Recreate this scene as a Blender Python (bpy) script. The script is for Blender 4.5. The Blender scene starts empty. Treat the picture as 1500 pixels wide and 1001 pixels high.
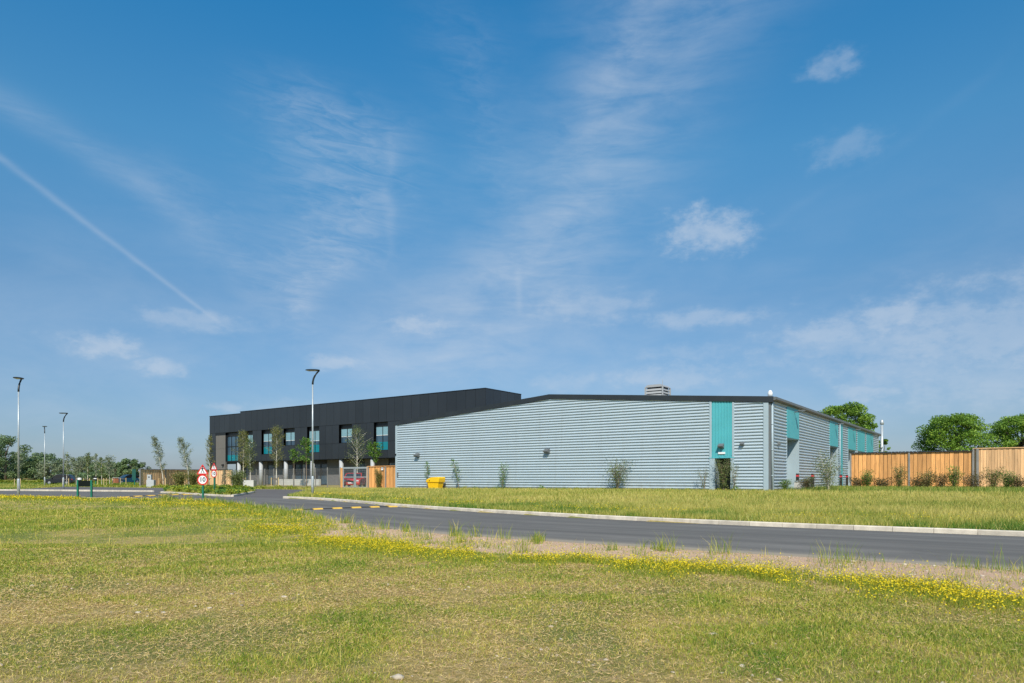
import bpy, math, random
import numpy as np
from math import radians as R, sin, cos, pi
from mathutils import Vector, Matrix
rng = np.random.default_rng(7)
random.seed(7)
scene = bpy.context.scene
col = scene.collection

# ------------------------------------------------------------------ camera
# world axes follow the warehouse: +X to the right along its gable, +Y away from the road; z = 0 at its base
FPX, CZ = 1015.0, 0.79
FW = (-0.5812, 0.8137); RT = (0.8137, 0.5812)      # level view direction and its right-hand direction
cam = bpy.data.objects.new("camera", bpy.data.cameras.new("camera"))
col.objects.link(cam)
cam.location = (0, 0, CZ)
cam.rotation_euler = (R(90), 0, math.atan2(0.5812, 0.8137))
cam.data.sensor_width = 36; cam.data.lens = 36 * FPX / 1500
cam.data.shift_y = 201.5 / 1500
cam.data.clip_start = 0.1; cam.data.clip_end = 6000
scene.camera = cam
scene.view_settings.view_transform = 'Standard'
scene.view_settings.look = 'None'
scene.view_settings.exposure = 0.4
scene.view_settings.gamma = 1.0
scene.view_settings.use_curve_mapping = False
scene.cycles.max_bounces = 6
scene.cycles.transparent_max_bounces = 8

# ------------------------------------------------------------------ sun
SUN = Vector((0.60, -0.85, 1.0)).normalized()
SUN_EL = math.asin(SUN.z)
sl = bpy.data.lights.new("sun", 'SUN'); sl.energy = 3.9; sl.angle = R(0.53); sl.color = (1.0, 0.92, 0.79)
so = bpy.data.objects.new("sun", sl); col.objects.link(so)
so.rotation_euler = SUN.to_track_quat('Z', 'Y').to_euler()

# ------------------------------------------------------------------ sky (world)
class S:
    """tiny wrapper: arithmetic on shader sockets"""
    nt = None
    def __init__(s, k): s.k = k
    @staticmethod
    def op(o, *a, clamp=False):
        n = S.nt.nodes.new('ShaderNodeMath'); n.operation = o; n.use_clamp = clamp
        for i, v in enumerate(a):
            if isinstance(v, S): S.nt.links.new(v.k, n.inputs[i])
            else: n.inputs[i].default_value = v
        return S(n.outputs[0])
    def __add__(s, o): return S.op('ADD', s, o)
    __radd__ = __add__
    def __sub__(s, o): return S.op('SUBTRACT', s, o)
    def __rsub__(s, o): return S.op('SUBTRACT', o, s)
    def __mul__(s, o): return S.op('MULTIPLY', s, o)
    __rmul__ = __mul__
    def __truediv__(s, o): return S.op('DIVIDE', s, o)
    def clamp(s): return S.op('ADD', s, 0.0, clamp=True)
def vec(x, y, z):
    n = S.nt.nodes.new('ShaderNodeCombineXYZ')
    for i, v in enumerate((x, y, z)):
        if isinstance(v, S): S.nt.links.new(v.k, n.inputs[i])
        else: n.inputs[i].default_value = v
    return S(n.outputs[0])
def noise(v, scale, detail=4, rough=0.5, dist=0.0):
    n = S.nt.nodes.new('ShaderNodeTexNoise')
    n.inputs['Scale'].default_value = scale; n.inputs['Detail'].default_value = detail
    n.inputs['Roughness'].default_value = rough; n.inputs['Distortion'].default_value = dist
    S.nt.links.new(v.k, n.inputs['Vector'])
    return S(n.outputs[0])
def mapr(v, a, b, c=0.0, d=1.0, smooth=True):
    n = S.nt.nodes.new('ShaderNodeMapRange')
    n.interpolation_type = 'SMOOTHSTEP' if smooth else 'LINEAR'
    S.nt.links.new(v.k, n.inputs[0])
    for i, q in enumerate((a, b, c, d)):
        if isinstance(q, S): S.nt.links.new(q.k, n.inputs[i + 1])
        else: n.inputs[i + 1].default_value = q
    return S(n.outputs[0])
def gauss(x): return S.op('EXPONENT', x * x * -1.0)

world = bpy.data.worlds.new("World"); scene.world = world; world.use_nodes = True
wt = world.node_tree; S.nt = wt
for n in list(wt.nodes): wt.nodes.remove(n)
out = wt.nodes.new('ShaderNodeOutputWorld'); bg = wt.nodes.new('ShaderNodeBackground')
wt.links.new(bg.outputs[0], out.inputs[0]); bg.inputs[1].default_value = 0.10
sky = wt.nodes.new('ShaderNodeTexSky'); sky.sky_type = 'NISHITA'; sky.sun_disc = False
sky.sun_elevation = SUN_EL; sky.sun_rotation = math.atan2(SUN.x, SUN.y)
sky.altitude = 30; sky.air_density = 1.0; sky.dust_density = 0.6; sky.ozone_density = 3.0
tc = wt.nodes.new('ShaderNodeTexCoord'); sp = wt.nodes.new('ShaderNodeSeparateXYZ')
wt.links.new(tc.outputs['Generated'], sp.inputs[0])
dx, dy, dz = S(sp.outputs[0]), S(sp.outputs[1]), S(sp.outputs[2])
rr = dx * RT[0] + dy * RT[1]; ff = dx * FW[0] + dy * FW[1]     # heading-aligned axes
az = S.op('ARCTAN2', rr, ff); el = S.op('ARCSINE', dz)
zc = S.op('MAXIMUM', dz, 0.02)
qa, qb = rr / zc, ff / zc                                       # point on a flat cloud layer
def azel(px, py):
    k = (px - 750) / FPX; m = (702 - py) / FPX
    return math.atan(k), math.atan(m * math.cos(math.atan(k)))
dirv = vec(rr, ff, dz)
n_fine = noise(vec(az * 9.0, el * 22.0, 0.0), 1.0, 6, 0.62, 0.3)
n_puff = noise(vec(az * 20.0, el * 38.0, 3.1), 1.0, 5, 0.6)
n_fil = noise(vec(az * 7.0, el * 40.0, 0.7), 1.0, 6, 0.62, 0.8)
n_lump = noise(vec(az * 42.0, el * 62.0, 8.2), 1.0, 6, 0.66)
n_fil2 = noise(vec(az * 13.0 + n_fine * 1.2, el * 60.0 + az * 6.0, 2.7), 1.0, 7, 0.66, 1.4)
n_broad = noise(vec(az * 4.0, el * 6.0, 5.0), 1.0, 3, 0.5)
def fcurve(b, pts):
    n = wt.nodes.new('ShaderNodeFloatCurve'); c = n.mapping.curves[0]
    while len(c.points) < len(pts): c.points.new(0.5, 0.5)
    for p, (x, y) in zip(c.points, pts): p.location = (x, y); p.handle_type = 'AUTO'
    n.mapping.extend = 'HORIZONTAL'; n.mapping.update()
    wt.links.new(b.k, n.inputs['Value'])
    return S(n.outputs[0])
def streak(px_pts, amp, nz):
    """veil of cirrus following directions in the sky: (picture point, half width) pairs from high to low"""
    P = sorted([(azel(x, y)[1], azel(x, y)[0], w / FPX) for (x, y, w) in px_pts])
    c = fcurve(el, [(e, a * 0.5 + 0.5) for e, a, w in P]) * 2.0 - 1.0
    wd = fcurve(el, [(e, w) for e, a, w in P])
    ends = mapr(el, P[0][0] - .03, P[0][0] + .05) * mapr(el, P[-1][0] + .03, P[-1][0] - .05)
    return gauss((az - c + (n_broad - 0.5) * 0.10) / wd) * nz * ends * amp
fib = mapr(n_fine * 0.5 + n_fil * 0.5, 0.18, 0.84)
torn = mapr(n_fil2 * 0.55 + n_fine * 0.45, 0.30, 0.76)
cir = streak([(1040, -80, 150), (985, 40, 140), (905, 170, 120), (850, 290, 120), (785, 400, 140), (700, 480, 160), (620, 560, 170)], 0.46, fib)
cir = cir + streak([(960, -40, 30), (900, 110, 28), (850, 210, 30), (800, 330, 40), (700, 430, 60)], 0.16, torn)
cir = cir + streak([(-140, 60, 60), (-60, 120, 65), (40, 175, 60), (130, 225, 50), (210, 275, 40), (290, 340, 30)], 0.30, fib)
cir = cir + streak([(440, 100, 80), (490, 220, 95), (510, 310, 90), (490, 380, 75), (455, 425, 40), (450, 480, 20)], 0.40, torn) * mapr(el, 0.56, 0.46)
cir = cir + streak([(552, 170, 4), (552, 220, 7), (560, 270, 9), (575, 320, 10), (578, 400, 4)], 0.18, fib) * mapr(el, 0.26, 0.33) * (1.0 - mapr(el, 0.42, 0.49))
cir = cir + streak([(230, 230, 40), (262, 262, 50), (320, 345, 50), (400, 430, 40), (430, 500, 30)], 0.17, torn)
cir = cir + streak([(660, 0, 60), (690, 140, 55), (720, 260, 50), (740, 340, 40)], 0.14, torn)
cir = cir + streak([(1500, 60, 8), (1400, 160, 14), (1250, 260, 16), (1130, 330, 14), (1050, 390, 9)], 0.045, fib)
# aircraft trail: a straight line on the cloud layer
tr = gauss((qa + qb * 0.122 + 1.332 + (n_fine - 0.5) * 0.03) / 0.020) * mapr(qb, 4.7, 4.0) * mapr(qb, 0.5, 1.4) * mapr(n_fil, 0.1, 0.6, 0.45, 1.0)
cir = cir + tr * 0.19
cir = cir + gauss((qa - qb * 0.0175 + 0.03 + (n_fine - 0.5) * 0.02) / 0.02) * mapr(qb, 3.2, 3.4) * mapr(qb, 4.3, 4.0) * 0.12
n_w1 = noise(vec(az * 24.0, el * 40.0, 11.0), 1.0, 6, 0.62); n_w2 = noise(vec(az * 24.0, el * 40.0, 17.0), 1.0, 6, 0.62)
# scattered low cumulus
def puff(px, py, w, h, amp, soft=0.32):
    a, e = azel(px, py)
    g = gauss((az - a + (n_w1 - 0.5) * (2.6 * w / FPX)) / (w / FPX)) * gauss((el - e + (n_w2 - 0.5) * (2.8 * h / FPX)) / (h / FPX))
    return mapr(g * (0.35 + 1.3 * n_puff) + (n_lump - 0.5) * g * 0.9, 0.12, 0.12 + soft + 0.68) * amp * 0.84
cum = None
for p in [(1040, 342, 68, 30, 0.62), (1218, 94, 36, 17, 0.36), (1240, 214, 45, 20, 0.24), (1300, 466, 42, 20, 0.55), (1225, 492, 85, 22, 0.45),
          (145, 507, 52, 16, 0.55), (236, 537, 34, 13, 0.48), (610, 477, 52, 14, 0.42), (488, 531, 46, 11, 0.45), (288, 472, 75, 15, 0.34),
          (1030, 466, 85, 14, 0.40), (1440, 485, 190, 62, 0.42), (1250, 505, 150, 30, 0.34), (1460, 560, 160, 30, 0.3), (1262, 576, 42, 13, 0.42), (985, 552, 95, 20, 0.34), (330, 598, 26, 7, 0.4),
          (860, 450, 90, 25, 0.28), (1010, 520, 60, 16, 0.25), (840, 560, 60, 15, 0.25), (430, 600, 70, 14, 0.2), (1330, 540, 90, 22, 0.3)]:
    q = puff(*p)
    cum = q if cum is None else S.op('MAXIMUM', cum, q)
veil = mapr(n_broad * 0.5 + n_fine * 0.5, 0.32, 0.72) * mapr(el, 0.45, 0.08) * 0.24
lowhaze = mapr(el, 0.30, 0.0) * 0.08
fac = S.op('MINIMUM', cir + cum + veil + lowhaze, 0.93) * mapr(dz, -0.01, 0.01)
hsv = wt.nodes.new('ShaderNodeHueSaturation'); hsv.inputs['Saturation'].default_value = 1.0; hsv.inputs['Value'].default_value = 1.0
wt.links.new(sky.outputs[0], hsv.inputs['Color'])
tint = wt.nodes.new('ShaderNodeValToRGB')                       # deeper blue with height, as in clear dry air
te = tint.color_ramp.elements
for _ in range(3): te.new(0.5)
for e_, (p_, c_) in zip(te, [(0.0, (.38, .44, .60)), (.155, (.51, .73, .81)), (.27, (.46, 1.02, 1.12)), (.37, (.24, 1.02, 1.26)), (.6, (.20, 1.0, 1.28))]):
    e_.position = p_; e_.color = (*c_, 1)
wt.links.new((el / (pi / 2)).k, tint.inputs[0])
mt = wt.nodes.new('ShaderNodeMix'); mt.data_type = 'RGBA'; mt.blend_type = 'MULTIPLY'; mt.inputs[0].default_value = 1.0
wt.links.new(hsv.outputs[0], mt.inputs[6]); wt.links.new(tint.outputs[0], mt.inputs[7])
mx = wt.nodes.new('ShaderNodeMix'); mx.data_type = 'RGBA'
wt.links.new(fac.k, mx.inputs[0]); wt.links.new(mt.outputs[2], mx.inputs[6]); mx.inputs[7].default_value = (4.4, 5.0, 5.8, 1)
wt.links.new(mx.outputs[2], bg.inputs[0])

# ------------------------------------------------------------------ helpers
MATS = {}
def nmat(name):
    m = bpy.data.materials.new(name); m.use_nodes = True
    nt = m.node_tree; b = nt.nodes['Principled BSDF']
    MATS[name] = m
    return m, nt, b
def mat(name, c, rough=0.6, metal=0.0, var=0.12, scale=3.0, bump=0.0, bscale=40.0, spec=0.5, stretch=None, c2=None):
    """plain surface with a little procedural unevenness"""
    m, nt, b = nmat(name)
    b.inputs['Roughness'].default_value = rough; b.inputs['Metallic'].default_value = metal
    b.inputs['Specular IOR Level'].default_value = spec
    t = nt.nodes.new('ShaderNodeTexCoord')
    mp = nt.nodes.new('ShaderNodeMapping'); nt.links.new(t.outputs['Object'], mp.inputs[0])
    if stretch: mp.inputs['Scale'].default_value = stretch
    n = nt.nodes.new('ShaderNodeTexNoise'); n.inputs['Scale'].default_value = scale; n.inputs['Detail'].default_value = 6; n.inputs['Roughness'].default_value = 0.6
    nt.links.new(mp.outputs[0], n.inputs['Vector'])
    r = nt.nodes.new('ShaderNodeValToRGB')
    lo = tuple(max(0, v * (1 - var)) for v in c); hi = c2 if c2 else tuple(v * (1 + var) for v in c)
    r.color_ramp.elements[0].position = 0.32; r.color_ramp.elements[0].color = (*lo, 1)
    r.color_ramp.elements[1].position = 0.68; r.color_ramp.elements[1].color = (*hi, 1)
    nt.links.new(n.outputs[0], r.inputs[0]); nt.links.new(r.outputs[0], b.inputs['Base Color'])
    if 'timber' in name or name in ('black_panel', 'kerb_concrete'):                                    # every board its own tone
        ge = nt.nodes.new('ShaderNodeNewGeometry'); hs = nt.nodes.new('ShaderNodeHueSaturation')
        m1 = nt.nodes.new('ShaderNodeMapRange'); m1.inputs[3].default_value, m1.inputs[4].default_value = (0.74, 1.22) if 'timber' in name else (0.88, 1.12)
        nt.links.new(ge.outputs['Random Per Island'], m1.inputs[0]); nt.links.new(m1.outputs[0], hs.inputs['Value'])
        nt.links.new(r.outputs[0], hs.inputs['Color']); nt.links.new(hs.outputs[0], b.inputs['Base Color'])
    if bump > 0:
        n2 = nt.nodes.new('ShaderNodeTexNoise'); n2.inputs['Scale'].default_value = bscale; n2.inputs['Detail'].default_value = 4
        nt.links.new(mp.outputs[0], n2.inputs['Vector'])
        bp = nt.nodes.new('ShaderNodeBump'); bp.inputs['Strength'].default_value = 1.0; bp.inputs['Distance'].default_value = bump
        nt.links.new(n2.outputs[0], bp.inputs['Height']); nt.links.new(bp.outputs[0], b.inputs['Normal'])
    return m
def leafmat(name, stops, transl=0.35, rough=0.55):
    """leaves and blades: colour picked per leaf, some light passing through"""
    m, nt, b = nmat(name)
    b.inputs['Roughness'].default_value = rough; b.inputs['Specular IOR Level'].default_value = 0.3
    a = nt.nodes.new('ShaderNodeAttribute'); a.attribute_name = 'rnd'
    r = nt.nodes.new('ShaderNodeValToRGB'); els = r.color_ramp.elements
    while len(els) < len(stops): els.new(0.5)
    for e, (p, c) in zip(els, stops): e.position = p; e.color = (*c, 1)
    nt.links.new(a.outputs['Fac'], r.inputs[0]); nt.links.new(r.outputs[0], b.inputs['Base Color'])
    tr = nt.nodes.new('ShaderNodeBsdfTranslucent'); nt.links.new(r.outputs[0], tr.inputs[0])
    mxs = nt.nodes.new('ShaderNodeMixShader'); mxs.inputs[0].default_value = transl
    nt.links.new(b.outputs[0], mxs.inputs[1]); nt.links.new(tr.outputs[0], mxs.inputs[2])
    nt.links.new(mxs.outputs[0], nt.nodes['Material Output'].inputs[0])
    return m

def tag(o, label=None, cat=None, group=None, kind=None):
    if label: o['label'] = label
    if cat: o['category'] = cat
    if group: o['group'] = group
    if kind: o['kind'] = kind
    return o
def empty(name, loc, rz=0.0):
    o = bpy.data.objects.new(name, None); col.objects.link(o)
    o.location = loc; o.rotation_euler = (0, 0, rz); o.empty_display_size = 0.3
    return o
def copy_tree(o, parent=None):
    c = o.copy(); col.objects.link(c); c.parent = parent
    for ch in list(o.children): copy_tree(ch, c)
    return c

class MB:
    def __init__(s): s.v = []; s.f = []
    def quad(s, *p):
        i = len(s.v); s.v += [tuple(q) for q in p]; s.f.append(tuple(range(i, i + len(p)))); return s
    def box(s, x0, x1, y0, y1, z0, z1):
        i = len(s.v)
        s.v += [(x0, y0, z0), (x1, y0, z0), (x1, y1, z0), (x0, y1, z0), (x0, y0, z1), (x1, y0, z1), (x1, y1, z1), (x0, y1, z1)]
        for f in ((0, 3, 2, 1), (4, 5, 6, 7), (0, 1, 5, 4), (1, 2, 6, 5), (2, 3, 7, 6), (3, 0, 4, 7)): s.f.append(tuple(i + k for k in f))
        return s
    def prism(s, poly, axis, a, b):
        """polygon in the plane across `axis`, extruded from a to b"""
        def P(u, v, w): return {'x': (w, u, v), 'y': (u, w, v), 'z': (u, v, w)}[axis]
        i = len(s.v); n = len(poly)
        s.v += [P(u, v, a) for u, v in poly] + [P(u, v, b) for u, v in poly]
        s.f.append(tuple(i + k for k in range(n))); s.f.append(tuple(i + n + k for k in reversed(range(n))))
        for k in range(n): s.f.append((i + k, i + n + k, i + n + (k + 1) % n, i + (k + 1) % n))
        return s
    def tube(s, pts, rad, n=8, cap=True):
        pts = [Vector(p) for p in pts]
        if not hasattr(rad, '__len__'): rad = [rad] * len(pts)
        rings = []
        for k, p in enumerate(pts):
            d = (pts[min(k + 1, len(pts) - 1)] - pts[max(k - 1, 0)]).normalized()
            u = d.cross(Vector((0.31, 0.95, 0.07)) if abs(d.z) > 0.8 else Vector((0, 0, 1))).normalized(); w = d.cross(u)
            i = len(s.v); rings.append(i)
            for j in range(n):
                t = 2 * pi * j / n
                s.v.append(tuple(p + (u * cos(t) + w * sin(t)) * rad[k]))
        for a, b in zip(rings, rings[1:]):
            for j in range(n): s.f.append((a + j, a + (j + 1) % n, b + (j + 1) % n, b + j))
        if cap:
            s.f.append(tuple(rings[0] + j for j in reversed(range(n)))); s.f.append(tuple(rings[-1] + j for j in range(n)))
        return s
    def build(s, name, m, parent=None, bevel=0.0, smooth=False):
        me = bpy.data.meshes.new(name); me.from_pydata(s.v, [], s.f); me.update()
        me.materials.append(m)
        o = bpy.data.objects.new(name, me); col.objects.link(o)
        import bmesh
        bm = bmesh.new(); bm.from_mesh(me); bmesh.ops.recalc_face_normals(bm, faces=bm.faces)
        bm.to_mesh(me); bm.free()
        if smooth:
            for p in me.polygons: p.use_smooth = True
        if bevel:
            md = o.modifiers.new('bevel', 'BEVEL'); md.width = bevel; md.segments = 2; md.limit_method = 'ANGLE'
        if parent: o.parent = parent
        return o
def np_mesh(name, verts, faces, m, rnd=None, parent=None, attr_point=None, smooth=False):
    """verts (N,3), faces (M,k) -> one mesh object"""
    me = bpy.data.meshes.new(name); nv, nf, k = len(verts), len(faces), faces.shape[1]
    me.vertices.add(nv); me.vertices.foreach_set('co', np.asarray(verts, np.float32).ravel())
    me.loops.add(nf * k); me.loops.foreach_set('vertex_index', np.asarray(faces, np.int32).ravel())
    me.polygons.add(nf); me.polygons.foreach_set('loop_start', np.arange(0, nf * k, k, dtype=np.int32))
    me.update(calc_edges=True); me.validate()
    if rnd is not None:
        a = me.attributes.new('rnd', 'FLOAT', 'FACE'); a.data.foreach_set('value', np.asarray(rnd, np.float32))
    for nm, arr in (attr_point or {}).items():
        a = me.attributes.new(nm, 'FLOAT', 'POINT'); a.data.foreach_set('value', np.asarray(arr, np.float32))
    if smooth: me.polygons.foreach_set('use_smooth', np.ones(nf, bool))
    me.materials.append(m)
    o = bpy.data.objects.new(name, me); col.objects.link(o)
    if parent: o.parent = parent
    return o

# smooth value noise for layouts
_T = rng.random((256, 256))
def vn(x, y, sc):
    x = np.asarray(x) / sc; y = np.asarray(y) / sc
    xi = np.floor(x).astype(int); yi = np.floor(y).astype(int); fx = x - xi; fy = y - yi
    fx = fx * fx * (3 - 2 * fx); fy = fy * fy * (3 - 2 * fy)
    g = lambda a, b: _T[a % 256, b % 256]
    return (g(xi, yi) * (1 - fx) + g(xi + 1, yi) * fx) * (1 - fy) + (g(xi, yi + 1) * (1 - fx) + g(xi + 1, yi + 1) * fx) * fy
def fbm(x, y, sc): return vn(x, y, sc) * .55 + vn(x + 31, y + 7, sc / 2.3) * .3 + vn(x + 5, y + 77, sc / 5.1) * .15
def ss(a, b, x):
    t = np.clip((np.asarray(x, float) - a) / (b - a), 0, 1); return t * t * (3 - 2 * t)

# ------------------------------------------------------------------ ground heights, road edges
YR = [-60, 8, 13, 20.3, 24, 28, 36, 43, 60]; ZR = [-.76, -.72, -.62, -.58, -.45, -.32, -.12, 0, 0]
YL = [-60, 5, 13, 20, 26, 32, 42, 52, 60]; ZL = [-.72, -.6, -.46, -.39, -.33, -.25, -.15, -.05, 0]
def g0(X, Y):
    t = ss(-18, -50, X) if False else 1 - ss(-50, -18, X)
    z = np.interp(Y, YR, ZR) * (1 - t) + np.interp(Y, YL, ZL) * t
    r = np.hypot(X, Y)
    return z + 2.0 * ss(140, 330, r) * (1 - ss(-120, -60, X))
NX = [-400, -200, -90, -57.4, -52.6, -46.4, -40.8, -37.5, -32.9, -27.2, -23.5, -19.5, -14.9, -13, -10.6, 60]
NY = [-40, -6, 13, 18.6, 19.4, 20.5, 21.5, 22.0, 21.3, 19.4, 18.0, 16.1, 14.1, 13.6, 13.35, 13.2]
FX = [-400, -200, -78.2, -66.2, -56.5, -52.6, -42.3, -40.2, -35.1, -31.7, -27.1, -22.7, -17.1, -10.5, -5.9, 60]
FY = [-22, 3, 25.4, 27.6, 29.3, 27.8, 25.5, 25.2, 25.5, 25.3, 24.1, 22.7, 21.6, 20.6, 20.3, 20.3]
def smoothed(xs, ys):
    gx = np.arange(-400, 60, 0.5); gy = np.interp(gx, xs, ys)
    k = np.ones(7) / 7; gp = np.pad(gy, 3, mode='edge'); return gx, np.convolve(gp, k, 'valid')
_nx, _ny = smoothed(NX, NY); _fx, _fy = smoothed(FX, FY)
Yn = lambda X: np.interp(X, _nx, _ny)
Yf = lambda X: np.interp(X, _fx, _fy)
CARPARK = [(-79, 25.3), (-97, 38.3), (-50, 39.7), (-34.6, 25.4), (-40, 25.1), (-56, 29.1), (-66, 27.5)]
ISLAND = [(-53, 27.95), (-42.3, 25.72), (-40.2, 25.5), (-46, 31), (-53.5, 35.6), (-62.5, 37), (-63, 33.5), (-57, 30.6)]
def inpoly(P, X, Y):
    X = np.asarray(X); Y = np.asarray(Y); r = np.zeros(X.shape, bool)
    for (x0, y0), (x1, y1) in zip(P, P[1:] + P[:1]):
        c = ((y0 > Y) != (y1 > Y)) & (X < (x1 - x0) * (Y - y0) / (y1 - y0 + 1e-12) + x0); r ^= c
    return r
def paved(X, Y, m=0.0):
    return ((Y > Yn(X) + m) & (Y < Yf(X) - m)) | (inpoly(CARPARK, X, Y) & ~inpoly(ISLAND, X, Y))
def ter(X, Y):
    X = np.asarray(X, float); Y = np.asarray(Y, float)
    z = g0(X, Y)
    b = Y - Yf(X)
    z = z + np.where((b > 0) & ~inpoly(CARPARK, X, Y), 0.10 * np.exp(-np.clip(b, 0, 50) / 6), 0) + np.where(inpoly(ISLAND, X, Y), .10, 0)
    z = z + (fbm(X, Y, 3.0) - .5) * .06 * (1 - ss(35, 44, Y)) * ss(.2, 2.0, np.minimum(np.abs(Y - Yn(X)), np.abs(Y - Yf(X))))
    return z
def patchf(X, Y):
    """where the turf is worn thin"""
    d = X * FW[0] + Y * FW[1]; k = (X * RT[0] + Y * RT[1]) / np.maximum(d, .1)
    w = (1 - ss(7.5, 12.5, d)) * (1 - .7 * ss(.05, .35, k)) * (d > 1)
    return np.clip(ss(.30, .58, .45 * fbm(X + 3, Y, 2.4) + .55 * fbm(X + 13, Y + 31, .75)) * w + .26 * (1 - ss(6.5, 9.5, d)) * (1 - .7 * ss(.05, .35, k)) * ss(.3, .5, fbm(X + 7, Y + 2, .9)) * (d > 1) + .35 * ss(.55, .72, fbm(X + 40, Y + 9, 3.0)) * (1 - ss(14, 26, d)), 0, 1)
def T(x, y): return float(ter(x, y))

# ------------------------------------------------------------------ materials
M_ground, nt, b = nmat('ground_turf'); S.nt = nt
tcn = nt.nodes.new('ShaderNodeTexCoord'); ov = S(tcn.outputs['Object'])
a_s = nt.nodes.new('ShaderNodeAttribute'); a_s.attribute_name = 'soil'; soil = S(a_s.outputs['Fac'])
def mixc(f, c1, c2):
    n = nt.nodes.new('ShaderNodeMix'); n.data_type = 'RGBA'
    if isinstance(f, S): nt.links.new(f.k, n.inputs[0])
    else: n.inputs[0].default_value = f
    for i, c in ((6, c1), (7, c2)):
        if isinstance(c, S): nt.links.new(c.k, n.inputs[i])
        else: n.inputs[i].default_value = (*c, 1)
    return S(n.outputs[2])
g1 = noise(ov, 7.0, 8, 0.7); g2 = noise(ov, 0.45, 4, 0.6); g3 = noise(ov, 38.0, 6, 0.75); g4 = noise(ov, 0.02, 3, 0.5)
turf = mixc(mapr(g1, 0.35, 0.65), (0.31, 0.235, 0.070), (0.48, 0.355, 0.145))
turf = mixc(mapr(g2, 0.42, 0.62), turf, (0.185, 0.20, 0.048))
dirt = mixc(mapr(g3, 0.3, 0.7), (0.47, 0.295, 0.185), (0.70, 0.475, 0.325))
dirt = mixc(mapr(g1, 0.55, 0.75), dirt, (0.58, 0.375, 0.25))
c = mixc(mapr(soil + (g1 - 0.5) * 0.9 + (g3 - 0.5) * 0.4, 0.36, 0.62), turf, dirt)
nt.links.new(c.k, b.inputs['Base Color']); b.inputs['Roughness'].default_value = 0.95; b.inputs['Specular IOR Level'].default_value = 0.15
bp = nt.nodes.new('ShaderNodeBump'); bp.inputs['Distance'].default_value = 0.035; nt.links.new((g1 * 0.6 + g3 * 0.7).k, bp.inputs['Height']); nt.links.new(bp.outputs[0], b.inputs['Normal'])

def asphalt(name, c1, c2):
    global nt
    m, nt, b = nmat(name); S.nt = nt
    t = nt.nodes.new('ShaderNodeTexCoord'); ov = S(t.outputs['Object'])
    mp = nt.nodes.new('ShaderNodeMapping'); nt.links.new(ov.k, mp.inputs[0]); mp.inputs['Scale'].default_value = (0.05, 1.5, 1)
    streaks = noise(S(mp.outputs[0]), 1.6, 5, 0.6); fine = noise(ov, 70.0, 4, 0.7); br = noise(ov, 0.35, 4, 0.6)
    cc = mixc(mapr(streaks, 0.35, 0.65), c1, c2)
    cc = mixc(mapr(fine, 0.55, 0.8) * 0.55, cc, (0.16, 0.155, 0.15))
    ac = nt.nodes.new('ShaderNodeAttribute'); ac.attribute_name = 'across'; t_ = S(ac.outputs['Fac'])       # worn wheel tracks and the paver's seam
    trk = gauss((t_ - 0.17) / 0.045) + gauss((t_ - 0.40) / 0.045) + gauss((t_ - 0.61) / 0.045) + gauss((t_ - 0.83) / 0.045)
    cc = mixc((trk * mapr(streaks, 0.25, 0.6) * mapr(br, 0.3, 0.65)) * 0.5, cc, tuple(v * 1.5 for v in c2))
    cc = mixc(gauss((t_ - 0.505 + (br - 0.5) * 0.012) / 0.0035) * 0.7, cc, tuple(v * 0.45 for v in c1))
    cc = mixc(mapr(noise(ov, 0.9, 5, 0.7), 0.60, 0.70) * 0.35, cc, tuple(v * 0.62 for v in c1))
    at = nt.nodes.new('ShaderNodeAttribute'); at.attribute_name = 'dust'
    cc = mixc(mapr(S(at.outputs['Fac']) + (br - 0.5) * 0.6, 0.3, 1.0) * 0.6, cc, (0.30, 0.255, 0.20))
    nt.links.new(cc.k, b.inputs['Base Color']); b.inputs['Roughness'].default_value = 0.85; b.inputs['Specular IOR Level'].default_value = 0.3
    bp = nt.nodes.new('ShaderNodeBump'); bp.inputs['Distance'].default_value = 0.006; nt.links.new(fine.k, bp.inputs['Height']); nt.links.new(bp.outputs[0], b.inputs['Normal'])
    return m
M_road = asphalt('road_asphalt', (0.115, 0.105, 0.094), (0.152, 0.138, 0.122))
M_park = asphalt('path_asphalt', (0.112, 0.098, 0.090), (0.142, 0.126, 0.115))
M_kerb = mat('kerb_concrete', (0.60, 0.52, 0.415), 0.85, var=0.18, scale=4, bump=0.004, bscale=60)
M_clad = mat('pale_blue_cladding', (0.415, 0.490, 0.540), 0.42, var=0.035, scale=0.6, spec=0.45)
nt = M_clad.node_tree; S.nt = nt; b = nt.nodes['Principled BSDF']
src = S(b.inputs['Base Color'].links[0].from_socket)
tcn = nt.nodes.new('ShaderNodeTexCoord'); ov = S(tcn.outputs['Object']); spz = nt.nodes.new('ShaderNodeSeparateXYZ'); nt.links.new(ov.k, spz.inputs[0]); zz_ = S(spz.outputs[2])
run = noise(vec(S(spz.outputs[0]) * 3.0, S(spz.outputs[1]) * 3.0, zz_ * 0.12), 1.0, 5, 0.65)
dirtm = (mapr(zz_, 0.75, 0.0) * mapr(noise(ov, 2.5, 5, 0.7), 0.35, 0.7) * 0.45 + mapr(run, 0.52, 0.75) * 0.16)
cc_ = mixc(dirtm, src, (0.20, 0.19, 0.16)); nt.links.new(cc_.k, b.inputs['Base Color'])
M_trim = mat('grey_blue_trim', (0.36, 0.44, 0.485), 0.45, var=0.04, scale=1.0)
M_teal = mat('teal_cladding', (0.085, 0.40, 0.44), 0.45, var=0.05, scale=1.0)
M_fascia = mat('dark_fascia', (0.022, 0.027, 0.032), 0.5, var=0.15, scale=1.0)
M_gutter = mat('gutter_grey', (0.13, 0.14, 0.145), 0.5, var=0.1)
M_roof = mat('roof_sheet', (0.30, 0.32, 0.33), 0.5, var=0.08)
M_black = mat('black_panel', (0.023, 0.027, 0.033), 0.38, var=0.10, scale=0.25, spec=0.5)
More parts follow.
